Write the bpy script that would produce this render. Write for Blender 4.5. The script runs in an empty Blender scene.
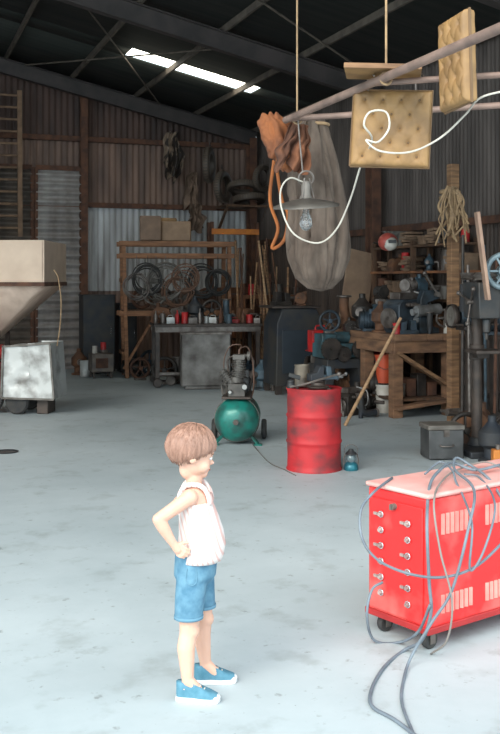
import bpy, bmesh, math, random
from mathutils import Vector, Matrix, Euler, noise
random.seed(7)
S=bpy.context.scene; C=S.collection
TH=math.atan(.36); c_,s_=math.cos(TH),math.sin(TH)
pi=math.pi
def R(u,v,z=0): return Vector((u*c_-v*s_, u*s_+v*c_, z))
def A(px,py,d): return Vector(((px-250)/1000*d, d, 1.6-(py-280)/1000*d))
def GR(px,py):
    d=1600/(py-280); return Vector(((px-250)/1000*d,d,0))
def atd(px,d,z=0): return Vector(((px-250)/1000*d,d,z))

# ---------------- materials
_M={}
def M(name,c1,c2=None,rough=.7,metal=0,scale=6,bump=0,stretch=(1,1,1),lo=.35,hi=.65,detail=5,trans=0):
    if name in _M: return _M[name]
    m=bpy.data.materials.new(name); m.use_nodes=True; nt=m.node_tree; N=nt.nodes; L=nt.links
    b=N['Principled BSDF']; b.inputs['Roughness'].default_value=rough; b.inputs['Metallic'].default_value=metal
    if trans: b.inputs['Transmission Weight'].default_value=trans
    c2=c2 or tuple(x*.8 for x in c1)
    tc=N.new('ShaderNodeTexCoord'); mp=N.new('ShaderNodeMapping'); mp.inputs['Scale'].default_value=stretch
    nz=N.new('ShaderNodeTexNoise'); nz.inputs['Scale'].default_value=scale; nz.inputs['Detail'].default_value=detail
    cr=N.new('ShaderNodeValToRGB'); cr.color_ramp.elements[0].position=lo; cr.color_ramp.elements[1].position=hi
    cr.color_ramp.elements[0].color=(*c1,1); cr.color_ramp.elements[1].color=(*c2,1)
    L.new(tc.outputs['Object'],mp.inputs['Vector']); L.new(mp.outputs[0],nz.inputs['Vector'])
    L.new(nz.outputs['Fac'],cr.inputs['Fac']); L.new(cr.outputs['Color'],b.inputs['Base Color'])
    if bump:
        bp=N.new('ShaderNodeBump'); bp.inputs['Strength'].default_value=bump; bp.inputs['Distance'].default_value=.02
        L.new(nz.outputs['Fac'],bp.inputs['Height']); L.new(bp.outputs[0],b.inputs['Normal'])
    _M[name]=m; return m
steel=M('dark_steel',(.045,.036,.032),(.085,.062,.05),.55,.3,8)
steelb=M('bare_steel',(.22,.19,.17),(.09,.07,.06),.45,.5,9)
chrome=M('chrome',(.8,.8,.82),(.7,.7,.7),.25,.9,5)
alum=M('aluminium',(.4,.4,.4),(.19,.18,.17),.45,.5,5)
rust=M('rust_brown',(.16,.07,.04),(.07,.035,.025),.85,.1,7)
wood=M('old_wood',(.33,.18,.09),(.16,.085,.045),.8,0,4,.2,(1,1,8))
woodl=M('pale_wood',(.48,.29,.16),(.32,.19,.1),.8,0,4,.2,(1,1,8))
woodd=M('dark_wood',(.15,.075,.04),(.07,.04,.025),.85,0,4,.2,(6,1,1))
woodr=M('reddish_wood',(.3,.12,.05),(.15,.065,.035),.8,0,4,.2)
rubber=M('rubber',(.03,.03,.032),(.05,.045,.04),.8,0,12)
redp=M('worn_red_paint',(.56,.02,.02),(.3,.02,.02),.5,0,5,.05,(1,1,1),.4,.6)
redw=M('welder_red_paint',(.62,.018,.018),(.72,.14,.12),.5,0,4,.04,(1,1,1),.48,.72,10)
white=M('offwhite_paint',(.62,.58,.52),(.42,.38,.33),.6)
greenp=M('teal_green_paint',(.015,.2,.16),(.03,.08,.07),.28,.1,7,.05,(1,1,1),.4,.65)
bluep=M('dusty_blue_paint',(.07,.12,.155),(.04,.045,.05),.5,.2,6)
navy=M('dark_navy_paint',(.02,.026,.036),(.05,.045,.04),.6,.1,5)
orange=M('orange_paint',(.6,.2,.03),(.42,.13,.03),.6,0,6)
grayb=M('bluegray_rubber',(.17,.205,.24),(.11,.13,.155),.6,0,8)
orangecloth=M('rust_orange_cloth',(.32,.105,.035),(.14,.05,.024),.9,0,6,.5)
vinyl=M('tan_vinyl',(.33,.185,.07),(.19,.105,.042),.6,0,7,.1)
paper=M('brown_paper',(.26,.16,.1),(.13,.085,.055),.9,0,6,.2)
black=M('black_paint',(.015,.015,.018),(.03,.03,.03),.5)
glass=M('bulb_glass',(.9,.9,.88),(.85,.85,.85),.08,0,3,trans=.85)
cordw=M('white_cord',(.58,.54,.46),(.42,.38,.33),.7)
rope=M('hemp_rope',(.4,.26,.14),(.24,.155,.09),.9,0,20)
enamel=M('gray_enamel',(.2,.18,.16),(.1,.085,.07),.55,.1,7)
galv=M('galvanized',(.56,.56,.54),(.2,.185,.17),.45,.3,5,.2,(1,1,1),.45,.7,9)

# ---------------- geometry accumulator
def frame(n):
    n=n.normalized(); a=Vector((0,0,1)) if abs(n.z)<.9 else Vector((1,0,0))
    x=n.cross(a).normalized(); return x,n.cross(x).normalized()
class G:
    def __init__(s): s.v=[];s.f=[];s.m=[];s.k=0
    def add(s,v,f,m=None):
        o=len(s.v); s.v+=[Vector(p) for p in v]; s.f+=[tuple(i+o for i in q) for q in f]; s.m+=[s.k if m is None else m]*len(f); return s
    def box(s,c,d,rot=(0,0,0),m=None):
        e=Euler(rot).to_matrix(); v=[]
        for x in(-.5,.5):
            for y in(-.5,.5):
                for z in(-.5,.5): v.append(Vector(c)+e@Vector((x*d[0],y*d[1],z*d[2])))
        return s.add(v,[(0,1,3,2),(4,6,7,5),(0,4,5,1),(2,3,7,6),(0,2,6,4),(1,5,7,3)],m)
    def bar(s,a,b,w,h=None,m=None):
        a,b=Vector(a),Vector(b); h=h or w; x,y=frame(b-a)
        v=[p+x*i*w/2+y*j*h/2 for p in(a,b) for i,j in((-1,-1),(1,-1),(1,1),(-1,1))]
        return s.add(v,[(0,1,2,3),(7,6,5,4),(0,4,5,1),(1,5,6,2),(2,6,7,3),(3,7,4,0)],m)
    def cyl(s,a,b,r0,r1=None,n=16,m=None):
        r1=r0 if r1 is None else r1; a,b=Vector(a),Vector(b); x,y=frame(b-a); v=[]
        for p,r in((a,r0),(b,r1)):
            for i in range(n):
                t=2*pi*i/n; v.append(p+(x*math.cos(t)+y*math.sin(t))*r)
        f=[(i,(i+1)%n,n+(i+1)%n,n+i) for i in range(n)]+[tuple(range(n))[::-1],tuple(range(n,2*n))]
        return s.add(v,f,m)
    def lathe(s,pr,c=(0,0,0),ax=(0,0,1),n=32,m=None,fn=None,cap=True):
        ax=Vector(ax).normalized(); x,y=frame(ax); c=Vector(c); v=[]
        for k,(r,z) in enumerate(pr):
            for i in range(n):
                t=2*pi*i/n; q=fn(t,z,r) if fn else r
                v.append(c+ax*z+(x*math.cos(t)+y*math.sin(t))*q)
        f=[(k*n+i,k*n+(i+1)%n,(k+1)*n+(i+1)%n,(k+1)*n+i) for k in range(len(pr)-1) for i in range(n)]
        if cap: f+=[tuple(range(n))[::-1],tuple(range((len(pr)-1)*n,len(pr)*n))]
        return s.add(v,f,m)
    def tor(s,c,Rr,r,ax=(0,0,1),n=32,k=8,m=None,sq=1):
        ax=Vector(ax).normalized(); x,y=frame(ax); c=Vector(c); v=[]
        for i in range(n):
            t=2*pi*i/n; d=x*math.cos(t)+y*math.sin(t)
            for j in range(k):
                q=2*pi*j/k; v.append(c+d*(Rr+r*math.cos(q))+ax*r*sq*math.sin(q))
        return s.add(v,[(i*k+j,((i+1)%n)*k+j,((i+1)%n)*k+(j+1)%k,i*k+(j+1)%k) for i in range(n) for j in range(k)],m)
    def tube(s,pts,r,n=8,sub=6,m=None):
        P=[Vector(p) for p in pts]; Q=[]
        if len(P)>2 and sub>1:
            E=[P[0]*2-P[1]]+P+[P[-1]*2-P[-2]]
            for i in range(1,len(E)-2):
                for j in range(sub):
                    t=j/sub; a,b,c,d=E[i-1:i+3]
                    Q.append(.5*((2*b)+(c-a)*t+(2*a-5*b+4*c-d)*t*t+(3*b-a-3*c+d)*t**3))
            Q.append(P[-1])
        else: Q=P
        v=[]; T=(Q[1]-Q[0]).normalized(); x,y=frame(T)
        for i,p in enumerate(Q):
            t=(Q[min(i+1,len(Q)-1)]-Q[max(i-1,0)])
            if t.length<1e-6: t=T
            t=t.normalized(); x=(x-t*x.dot(t)).normalized(); y=t.cross(x)
            rr=r if not isinstance(r,(list,tuple)) else r[0]+(r[1]-r[0])*i/(len(Q)-1)
            for j in range(n):
                q=2*pi*j/n; v.append(p+(x*math.cos(q)+y*math.sin(q))*rr)
        L=len(Q)
        f=[(i*n+j,i*n+(j+1)%n,(i+1)*n+(j+1)%n,(i+1)*n+j) for i in range(L-1) for j in range(n)]+[tuple(range(n))[::-1],tuple(range((L-1)*n,L*n))]
        return s.add(v,f,m)
    def sph(s,c,r,m=None,n=16,k=10,mat=None):
        if not isinstance(r,(tuple,list)): r=(r,r,r)
        v=[];f=[]
        for j in range(1,k):
            a=pi*j/k
            for i in range(n):
                t=2*pi*i/n; v.append((r[0]*math.sin(a)*math.cos(t),r[1]*math.sin(a)*math.sin(t),r[2]*math.cos(a)))
        v.append((0,0,r[2]));v.append((0,0,-r[2])); T=len(v)-2
        for j in range(k-2):
            for i in range(n): f.append((j*n+i,(j+1)*n+i,(j+1)*n+(i+1)%n,j*n+(i+1)%n))
        for i in range(n): f.append((T,i,(i+1)%n)); f.append((T+1,(k-2)*n+(i+1)%n,(k-2)*n+i))
        v=[Vector(p) for p in v]
        if mat: v=[mat@p for p in v]
        return s.add([p+Vector(c) for p in v],f,m)
    def limb(s,a,b,r0,r1,n=14):
        s.cyl(a,b,r0,r1,n); s.sph(a,r0,n=n,k=8); return s.sph(b,r1,n=n,k=8)
    def loft(s,rings,n=28,cap=True,m=None):
        v=[]
        for (cx,cy,z,rx,ry) in rings:
            for i in range(n):
                t=2*pi*i/n; v.append((cx+rx*math.cos(t),cy+ry*math.sin(t),z))
        f=[(k*n+i,k*n+(i+1)%n,(k+1)*n+(i+1)%n,(k+1)*n+i) for k in range(len(rings)-1) for i in range(n)]
        if cap: f+=[tuple(range(n))[::-1],tuple(range((len(rings)-1)*n,len(rings)*n))]
        return s.add(v,f,m)
    def ext(s,ol,y0,y1,m=None):
        n=len(ol); v=[(x,y0,z) for x,z in ol]+[(x,y1,z) for x,z in ol]
        return s.add(v,[tuple(range(n)),tuple(range(2*n-1,n-1,-1))]+[(i,i+n,(i+1)%n+n,(i+1)%n) for i in range(n)],m)
def O(name,g,mats,parent=None,loc=(0,0,0),rot=(0,0,0),bevel=0,ang=.7,label=None,cat=None,group=None,kind=None,solid=0,rec=True):
    me=bpy.data.meshes.new(name); me.from_pydata([tuple(p) for p in g.v],[],g.f)
    if rec:
        bm=bmesh.new(); bm.from_mesh(me)
        bmesh.ops.recalc_face_normals(bm,faces=bm.faces); bm.to_mesh(me); bm.free()
    if not isinstance(mats,(list,tuple)): mats=[mats]
    for m in mats: me.materials.append(m)
    for p,mi in zip(me.polygons,g.m): p.material_index=mi; p.use_smooth=True
    me.set_sharp_from_angle(angle=ang)
    o=bpy.data.objects.new(name,me); C.objects.link(o); o.location=loc; o.rotation_euler=rot
    if parent: o.parent=parent
    if solid:
        mo=o.modifiers.new('s','SOLIDIFY'); mo.thickness=solid; mo.offset=0
    if bevel:
        mo=o.modifiers.new('b','BEVEL'); mo.width=bevel; mo.segments=2; mo.limit_method='ANGLE'
    if label: o['label']=label
    if cat: o['category']=cat
    if group: o['group']=group
    if kind: o['kind']=kind
    return o
def T(name,label,cat,loc=(0,0,0),rz=0,group=None):
    o=bpy.data.objects.new(name,None); o.empty_display_size=.1; C.objects.link(o); o.location=loc; o.rotation_euler=(0,0,rz)
    o['label']=label; o['category']=cat
    if group: o['group']=group
    return o

# ================= STRUCTURE =================
U=6.6; V=18.1; UL=-6.0; ROOFV0=2.6; EV=4.47
def rz(u): return EV+.225*(U-u)
def floor_mat():
    m=bpy.data.materials.new('concrete_floor'); m.use_nodes=True; nt=m.node_tree;N=nt.nodes;L=nt.links;b=N['Principled BSDF']
    tc=N.new('ShaderNodeTexCoord')
    def layer(scale,detail,p0,p1,ca,cb,rough=.6):
        n=N.new('ShaderNodeTexNoise'); n.inputs['Scale'].default_value=scale; n.inputs['Detail'].default_value=detail; n.inputs['Roughness'].default_value=rough
        c=N.new('ShaderNodeValToRGB'); c.color_ramp.elements[0].position=p0; c.color_ramp.elements[1].position=p1
        c.color_ramp.elements[0].color=(*ca,1); c.color_ramp.elements[1].color=(*cb,1)
        L.new(tc.outputs['Object'],n.inputs[0]); L.new(n.outputs[0],c.inputs[0]); return c.outputs[0]
    def mul(a,b_):
        mx=N.new('ShaderNodeMix'); mx.data_type='RGBA'; mx.blend_type='MULTIPLY'; mx.inputs[0].default_value=1
        L.new(a,mx.inputs[6]); L.new(b_,mx.inputs[7]); return mx.outputs[2]
    o=layer(.6,8,.3,.7,(.345,.395,.415),(.48,.53,.55),.65)
    o=mul(o,layer(3.2,7,.55,.72,(1,1,1),(.76,.75,.73)))
    o=mul(o,layer(14,5,.63,.71,(1,1,1),(.64,.62,.6)))
    o=mul(o,layer(1.3,9,.6,.64,(1,1,1),(.86,.85,.84),.75))
    o=mul(o,layer(40,3,.7,.74,(1,1,1),(.55,.54,.52)))
    L.new(o,b.inputs['Base Color']); b.inputs['Roughness'].default_value=.6
    return m
g=G(); g.box(((UL+U+.3)/2,(V-4)/2,-.05),(U-UL+.5,V+4.5,.1)); O('floor',g,floor_mat(),rot=(0,0,TH),kind='structure')
def corr(p0,p1,z0,z1f,per=.085,amp=.012,nrm=(0,1)):
    g=G(); L=math.dist(p0,p1); n=int(L/per*6); v=[];f=[]
    for i in range(n+1):
        t=i/n; o=amp*math.sin(2*pi*L*t/per); x=p0[0]+(p1[0]-p0[0])*t+nrm[0]*o; y=p0[1]+(p1[1]-p0[1])*t+nrm[1]*o
        v.append((x,y,z0)); v.append((x,y,z1f(t)))
    f=[(2*i,2*i+2,2*i+3,2*i+1) for i in range(n)]; g.add(v,f); return g
def wallmat(name,a,b,rough=.7): return M(name,a,b,rough,.1,1.6,0,(3,3,.5),.3,.7,8)
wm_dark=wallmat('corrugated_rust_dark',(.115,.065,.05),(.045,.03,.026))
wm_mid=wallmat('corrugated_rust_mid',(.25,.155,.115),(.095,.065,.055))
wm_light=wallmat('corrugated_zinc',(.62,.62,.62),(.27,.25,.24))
g=G()
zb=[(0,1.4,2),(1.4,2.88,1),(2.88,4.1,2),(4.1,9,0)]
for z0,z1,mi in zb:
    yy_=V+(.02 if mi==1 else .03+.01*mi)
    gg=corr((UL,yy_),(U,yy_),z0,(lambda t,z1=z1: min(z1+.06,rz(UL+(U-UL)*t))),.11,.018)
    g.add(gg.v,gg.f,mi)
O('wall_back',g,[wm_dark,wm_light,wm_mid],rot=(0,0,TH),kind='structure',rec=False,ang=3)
g=G()
gg=corr((U+.02,ROOFV0),(U+.02,V),0,lambda t:2.35,nrm=(1,0)); g.add(gg.v,gg.f,1)
gg=corr((U+.035,ROOFV0),(U+.035,V),2.3,lambda t:rz(U),nrm=(1,0)); g.add(gg.v,gg.f,0)
O('wall_right',g,[wallmat('corrugated_wall_upper',(.14,.11,.095),(.06,.046,.04)),wallmat('corrugated_wall_lower',(.11,.075,.058),(.05,.036,.03))],rot=(0,0,TH),kind='structure',rec=False,ang=3)
g=corr((UL,9),(UL,V),0,lambda t:rz(UL),nrm=(1,0)); O('wall_left',g,wm_mid,rot=(0,0,TH),kind='structure',rec=False,ang=3)
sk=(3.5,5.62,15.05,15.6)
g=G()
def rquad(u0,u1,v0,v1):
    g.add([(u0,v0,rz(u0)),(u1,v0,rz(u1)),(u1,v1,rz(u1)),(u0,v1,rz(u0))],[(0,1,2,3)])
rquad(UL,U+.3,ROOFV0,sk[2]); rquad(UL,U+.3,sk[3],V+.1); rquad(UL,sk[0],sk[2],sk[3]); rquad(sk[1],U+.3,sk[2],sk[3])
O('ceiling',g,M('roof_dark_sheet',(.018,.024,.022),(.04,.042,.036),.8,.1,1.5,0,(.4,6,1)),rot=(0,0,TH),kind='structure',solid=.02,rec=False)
g=G(); g.add([(sk[0],sk[2],rz(sk[0])+.03),(sk[1],sk[2],rz(sk[1])+.03),(sk[1],sk[3],rz(sk[1])+.03),(sk[0],sk[3],rz(sk[0])+.03)],[(0,1,2,3)])
skm=bpy.data.materials.new('translucent_skylight'); skm.use_nodes=True
b=skm.node_tree.nodes['Principled BSDF']; b.inputs['Base Color'].default_value=(.9,.9,.8,1); b.inputs['Emission Color'].default_value=(1,.98,.83,1); b.inputs['Emission Strength'].default_value=6
O('window_1',g,skm,rot=(0,0,TH),kind='structure',rec=False)
beam=M('roof_beam_paint',(.07,.055,.052),(.04,.034,.032),.6,.2,4)
purl=M('purlin_paint',(.15,.12,.095),(.085,.068,.055),.7)
ti=1
def trim(g,mat=beam,bevel=0):
    global ti
    o=O('trim_%d'%ti,g,mat,rot=(0,0,TH),kind='structure',bevel=bevel); ti+=1; return o
def ibeam(g,a,b,h,w,t=.015):
    a,b=Vector(a),Vector(b); up=Vector((0,0,1))
    d=(b-a).normalized(); side=d.cross(up).normalized() if abs(d.z)<.9 else Vector((1,0,0)); n2=side.cross(d).normalized()
    def slab(o,hw,hh):
        v=[p+o+side*i*hw+n2*j*hh for p in(a,b) for i,j in((-1,-1),(1,-1),(1,1),(-1,1))]
        g.add(v,[(0,1,2,3),(7,6,5,4),(0,4,5,1),(1,5,6,2),(2,6,7,3),(3,7,4,0)])
    slab(Vector((0,0,0)),t/2,h/2); slab(n2*h/2,w/2,t/2); slab(-n2*h/2,w/2,t/2)
for v in (4.3,8.5,12.7,17.75):
    g=G(); h=.24
    ibeam(g,(UL,v,rz(UL)-.11-h/2),(U-.1,v,rz(U-.1)-.11-h/2),h,.14); trim(g)
    g=G(); ibeam(g,(U-.18,v,0),(U-.18,v,rz(U)-.2),.2,.14); trim(g,rust)
u=-5
while u<U:
    g=G(); g.bar((u,ROOFV0,rz(u)-.06),(u,V,rz(u)-.06),.04,.09); trim(g,purl); u+=1.15
for (u0,v0,u1,v1) in ((2.2,12.8,4.6,17.6),(4.6,12.8,2.2,17.6),(.2,8.6,6.4,12.5)):
    g=G(); g.cyl((u0,v0,rz(u0)-.14),(u1,v1,rz(u1)-.14),.014,n=6); trim(g,purl)
for z in (2.96,4.15):
    g=G(); g.bar((UL,V-.06,z),(U,V-.06,z),.06,.09); trim(g,rust)
g=G(); g.bar((U-.06,ROOFV0,2.3),(U-.06,V,2.3),.06,.09); trim(g,rust)
for px in (84,):
    t=(px-250)/1000; k=(t*c_+s_)/(c_-t*s_); uu=k*(V-.15)
    g=G(); ibeam(g,(uu,V-.15,0),(uu,V-.15,rz(uu)-.1),.12,.12); trim(g,rust)
def uof(px,v):
    t=(px-250)/1000; return (t*c_+s_)/(c_-t*s_)*v
def rolldoor(n,p0,p1,mat):
    u0,u1=uof(p0,V-.12),uof(p1,V-.12); g=G(); v=[];m=180;zt=3.6
    for i in range(m+1):
        z=zt*i/m; o=.035*math.sin(2*pi*z/.16); v+=[(u0,V-.12+o,z),(u1,V-.12+o,z)]
    g.add(v,[(2*i,2*i+1,2*i+3,2*i+2) for i in range(m)])
    O('door_%d'%n,g,mat,rot=(0,0,TH),kind='structure',rec=False,ang=3)
    for a,b_,w_ in (((u0,V-.12,0),(u0,V-.12,zt),.06),((u1,V-.12,0),(u1,V-.12,zt),.06),((u0,V-.12,zt),(u1,V-.12,zt),.08)):
        g=G(); g.bar(a,b_,w_); trim(g,rust)
rolldoor(1,36,81,wallmat('rollup_door',(.38,.35,.33),(.2,.17,.155)))
rolldoor(2,-40,32,wallmat('rollup_door_dark',(.16,.12,.095),(.075,.06,.05)))

# ================= OVERHEAD PIPE FRAME =================
zf=2.6
pA=atd(289,6.2,zf); pAd=(Vector((.99,3.97,zf))-Vector((.25,6.17,zf))).normalized()
pipem=M('dusty_pipe',(.3,.2,.16),(.17,.115,.095),.6,.2,8)
fr=T('pipe_hanging_frame','welded steel pipe frame hung on ropes from the roof','pipe frame',(0,0,0))
g=G(); g.cyl(pA-pAd*.06,pA+pAd*3.2,.022,n=12); O('long_pipe',g,pipem,fr)
p3=A(375,82,5.08); p3b=A(510,74,4.86); p3=Vector((p3.x,p3.y,zf)); p3b.z=zf
g=G(); g.cyl(pA,A(520,104,5.65),.019,n=12); O('cross_pipe',g,pipem,fr)
g=G(); g.cyl(p3,p3b+(p3b-p3)*.5,.016,n=12); O('cross_pipe',g,pipem,fr)
def roofz_xy(x,y): return rz(x*c_+y*s_)-.02
for p in (pA+Vector((.05,0,0)),p3+Vector((.04,-.12,0)),pA+pAd*3.1):
    g=G(); zt=roofz_xy(p.x,p.y); g.tube([p+Vector((0,0,0)),(p.x,p.y,(zf+zt)/2),(p.x,p.y,zt)],.006,6,3); g.tor(p,.03,.007,pAd); O('hanging_rope',g,rope,label='thin rope tied around the pipe frame, running to the roof',cat='rope',group='ropes holding the pipe frame')

vinb=M('worn_piping',(.16,.09,.04),None,.7)
def mkcushion(label,loc,rot,w,h,t,nx,nz):
    g=G(); NX,NZ=60,60; btn=[]
    for j in range(nz):
        for i in range(nx-(j%2)):
            btn.append(((i+.5+(.5 if j%2 else 0))/nx*w*.92-w*.46,(j+.5)/nz*h*.92-h*.46))
    def hh(x,z):
        ex=1-abs(2*x/w)**8; ez=1-abs(2*z/h)**8; e=max(0,min(ex,ez))**.4
        d=0
        for bx,bz in btn:
            q=((x-bx)**2+(z-bz)**2)
            if q<.01: d=max(d,math.exp(-q/.00012)*.012+math.exp(-q/.0011)*.008)
        sx,sz=w*.92/nx,h*.92/nz*2
        a=(x+w*.46)/sx-.5; b_=(z+h*.46)/sz-.25
        pl=min(abs(((a+b_)+.5)%1-.5),abs(((a-b_)+.5)%1-.5)); d+=.004*math.exp(-(pl/.07)**2)
        return t/2*e-d*e+.003*noise.noise(Vector((x*9,z*9,t)))*e
    for sgn in(-1,1):
        v=[]
        for j in range(NZ+1):
            for i in range(NX+1):
                x=w*(i/NX-.5);z=h*(j/NZ-.5); v.append((x,sgn*hh(x,z),z))
        g.add(v,[(j*(NX+1)+i,j*(NX+1)+i+1,(j+1)*(NX+1)+i+1,(j+1)*(NX+1)+i) for j in range(NZ) for i in range(NX)])
    e=T('seat_cushion',label,'cushion',loc); e.rotation_euler=rot; e['group']='upholstered cushions hung from the pipe frame'
    O('pad',g,vinyl,e,ang=2,rec=True)
    g=G(); a,b=w/2,h/2
    g.tube([(-a,0,-b),(a,0,-b),(a,0,b),(-a,0,b),(-a,0,-b)],.008,6,1); O('piping',g,vinb,e)
    for x,z in btn:
        g=G(); g.sph((x,-(t/2-.02),z),(.007,.004,.007),n=8,k=6); O('button',g,vinb,e)
    return e
cu=mkcushion('tufted tan vinyl seat cushion hanging squarely from the pipe frame',A(391,129,5.25),(0,math.radians(3),math.radians(-12)),.41,.40,.09,4,5)
cul=A(391,129,5.25)
ci=(Matrix.Translation(cul)@Euler((0,math.radians(3),math.radians(-12))).to_matrix().to_4x4()).inverted()
for dx in(-.12,.13):
    g=G(); g.tube([ci@(cul+Vector((dx,0,.2))),ci@(cul+Vector((dx,-.01,.3))),ci@Vector((cul.x+dx,5.0,zf+.02))],.004,6,3); O('hanging_wire',g,steelb,cu)
mkcushion('tall tan cushion hanging edge-on beside the other cushion',A(457,62,4.78),(0,math.radians(-3),math.radians(-73)),.26,.44,.09,3,5)
bd=T('cushion_board','thin tan padded board lying across the pipes','board',A(383,70,5.03)); bd.rotation_euler=(0,math.radians(3),math.radians(-8)); bd.location.z=zf+.045
g=G(); g.box((0,0,0),(.38,.3,.02)); O('board_panel',g,vinyl,bd,bevel=.006)
g=G(); g.box((0,-.15,0),(.38,.012,.026)); O('edge_strip',g,wood,bd,bevel=.004)

# lamp
L0=A(306,203,6.1)
lp=T('pendant_work_lamp','gray enamel pendant shade with bare glass bulb hung from the pipe','lamp',L0)
tm=Matrix.Rotation(math.radians(7),3,'X')@Matrix.Rotation(math.radians(-3),3,'Y')
lampm=M('lamp_enamel',(.13,.115,.1),(.07,.06,.052),.5,.2,7)
g=G(); g.lathe([(.035,.03),(.05,.026),(.08,.02),(.15,.004),(.2,-.012),(.204,-.026),(.198,-.022),(.145,-.004),(.07,.01),(.03,.02)],n=48,cap=False); g.v=[tm@p for p in g.v]; O('shade',g,[lampm],lp,ang=1.2)
g=G(); g.lathe([(.0,.14),(.022,.13),(.03,.1),(.03,.05),(.04,.03),(.036,-.01),(.03,-.03),(.0,-.03)],n=24); O('socket',g,enamel,lp)
g=G(); g.lathe([(.0,-.02),(.018,-.025),(.02,-.06),(.032,-.09),(.039,-.118),(.037,-.14),(.025,-.16),(0,-.17)],n=24); O('bulb',g,glass,lp)
g=G(); g.tor((0,0,.15),.045,.006,(0,1,.2)); 
for a in range(3):
    t=a*2.1; g.tube([(.05*math.cos(t),.05*math.sin(t),.025),(.02*math.cos(t),.02*math.sin(t),.15)],.004,6,1)
O('hook_ring',g,steelb,lp)
g=G(); g.tube([(-.02,0,.19),(-.035,.02,.36),A(298,120,6.15)-L0],.005,6,4); O('hook_chain',g,steelb,lp)
g=G()
g.tube([A(303,182,6.1)-L0,A(290,178,6.05)-L0,A(281,189,6.0)-L0,A(282,210,5.9)-L0,A(294,234,5.9)-L0,A(318,243,5.9)-L0,A(336,230,5.8)-L0,A(350,200,5.7)-L0,A(361,165,5.5)-L0,A(372,140,5.1)-L0,A(364,125,5.0)-L0,A(370,112,5.0)-L0,A(386,112,5.0)-L0,A(389,128,5.0)-L0,A(378,142,5.0)-L0,A(366,140,5.0)-L0,A(380,151,5.0)-L0,A(410,152,5.0)-L0,A(440,138,5.0)-L0,A(465,115,4.9)-L0,A(480,98,4.8)-L0,A(508,90,4.8)-L0],.0052,8,6)
O('power_cord',g,cordw,lp)

# big hanging canvas bundle + cloths
def folds(t,z,r):
    top=max(0,min(1,(z+1.17)/1.2))
    n3=noise.noise(Vector((math.cos(t)*1.6,math.sin(t)*1.6,z*2.6)))
    pl=1-abs(math.sin(3.5*t+1.2*math.sin(z*3)+.8*n3*3))
    pl2=1-abs(math.sin(6*t-2.2*z+2*n3))
    return r*(1.02+.22*n3-.20*pl**3*(.5+top)-.10*pl2**4+.02*noise.noise(Vector((t*4,z*14,2))))
hb=T('hanging_canvas_bundle','folded gray-brown canvas bundle drooping heavily from the pipe frame','canvas bundle',A(316,122,6.9))
g=G(); pr=[(0.0,-1.17),(.08,-1.15),(.15,-1.08),(.195,-.95),(.21,-.8),(.205,-.6),(.19,-.45),(.17,-.3),(.14,-.15),(.1,-.03),(.07,.04),(.0,.06)]
def sm(pr,k=8):
    o=[]
    for i in range(len(pr)-1):
        for j in range(k):
            t=j/k; o.append((pr[i][0]*(1-t)+pr[i+1][0]*t,pr[i][1]*(1-t)+pr[i+1][1]*t))
    return o+[pr[-1]]
g.lathe(sm(pr),n=160,fn=folds)
for p in g.v: p.x+=.055*(-p.z)-.03; 
O('canvas_body',g,M('gray_brown_canvas',(.15,.11,.085),(.07,.048,.036),.95,0,5,.35,(2.2,2.2,.8)),hb,ang=2)
g=G(); g.tor((0.0,0,-.02),.085,.012); g.tube([(-.05,0,0),(-.1,-.3,.02),Vector((pA.x+.1,6.2,zf))-hb.location],.01,6,3); O('tie_cord',g,rope,hb)
def cloth(name,label,cat,loc,w,h,mat,rot=(0,0,0),taper=.5,seed=0,group=None,amp=.05):
    g=G(); nx,nz=30,34; v=[]
    for j in range(nz+1):
        t=j/nz
        for i in range(nx+1):
            s=i/nx-.5; ww=w*(taper+(1-taper)*math.sin(min(1,t*1.6)*pi/2))*(1+.35*noise.noise(Vector((seed,t*4,0))))
            x=s*ww+.25*w*noise.noise(Vector((seed+5,t*2.6,1))); y=amp*math.sin(s*14+seed+t*3)*(.4+t)+amp*.6*math.sin(s*27+t*5)+amp*1.2*noise.noise(Vector((s*5,t*5,seed)))
            z=-h*t-(.3*h*noise.noise(Vector((s*3,seed,3)))*t)
            v.append((x,y,z))
    g.add(v,[(j*(nx+1)+i,j*(nx+1)+i+1,(j+1)*(nx+1)+i+1,(j+1)*(nx+1)+i) for j in range(nz) for i in range(nx)])
    return O(name,g,mat,loc=loc,rot=rot,ang=3,solid=.006,label=label,cat=cat,group=group,rec=False)
g=G(); g.sph((0,0,0),(.17,.09,.11),n=72,k=48)
for p in g.v:
    n_=noise.noise(p*10)+.9*abs(noise.noise(p*20+Vector((3,1,0))))-.25; p*= (1+.42*n_); p.z-=.4*p.x+.0; p.x-=.02
O('orange_rag',g,orangecloth,loc=A(284,146,6.45),rot=(0,.5,.2),ang=3,label='crumpled rust orange cloth wadded over the pipe end',cat='cloth')
cloth('brown_rag','dark brown cloth flap hanging under the pipe end','cloth',A(300,124,6.32),.2,.3,M('rust_brown_cloth',(.22,.08,.035),(.1,.042,.025),.9,0,6,.4),(0,math.radians(10),.2),.6,1,amp=.03)
g=G(); g.tube([A(274,160,7.4),A(270,200,7.4),A(278,228,7.4),A(272,248,7.4),A(284,240,7.4),A(288,215,7.4),A(282,200,7.4),A(276,165,7.4)],.013,8,6)
g.tube([A(275,162,7.4),A(285,140,7.1),A(289,122,6.25)],.006)
O('orange_strap',g,M('strap_orange',(.42,.13,.03),(.27,.085,.025),.8),label='orange webbing strap looped and hanging beside the bundle',cat='strap')

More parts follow.
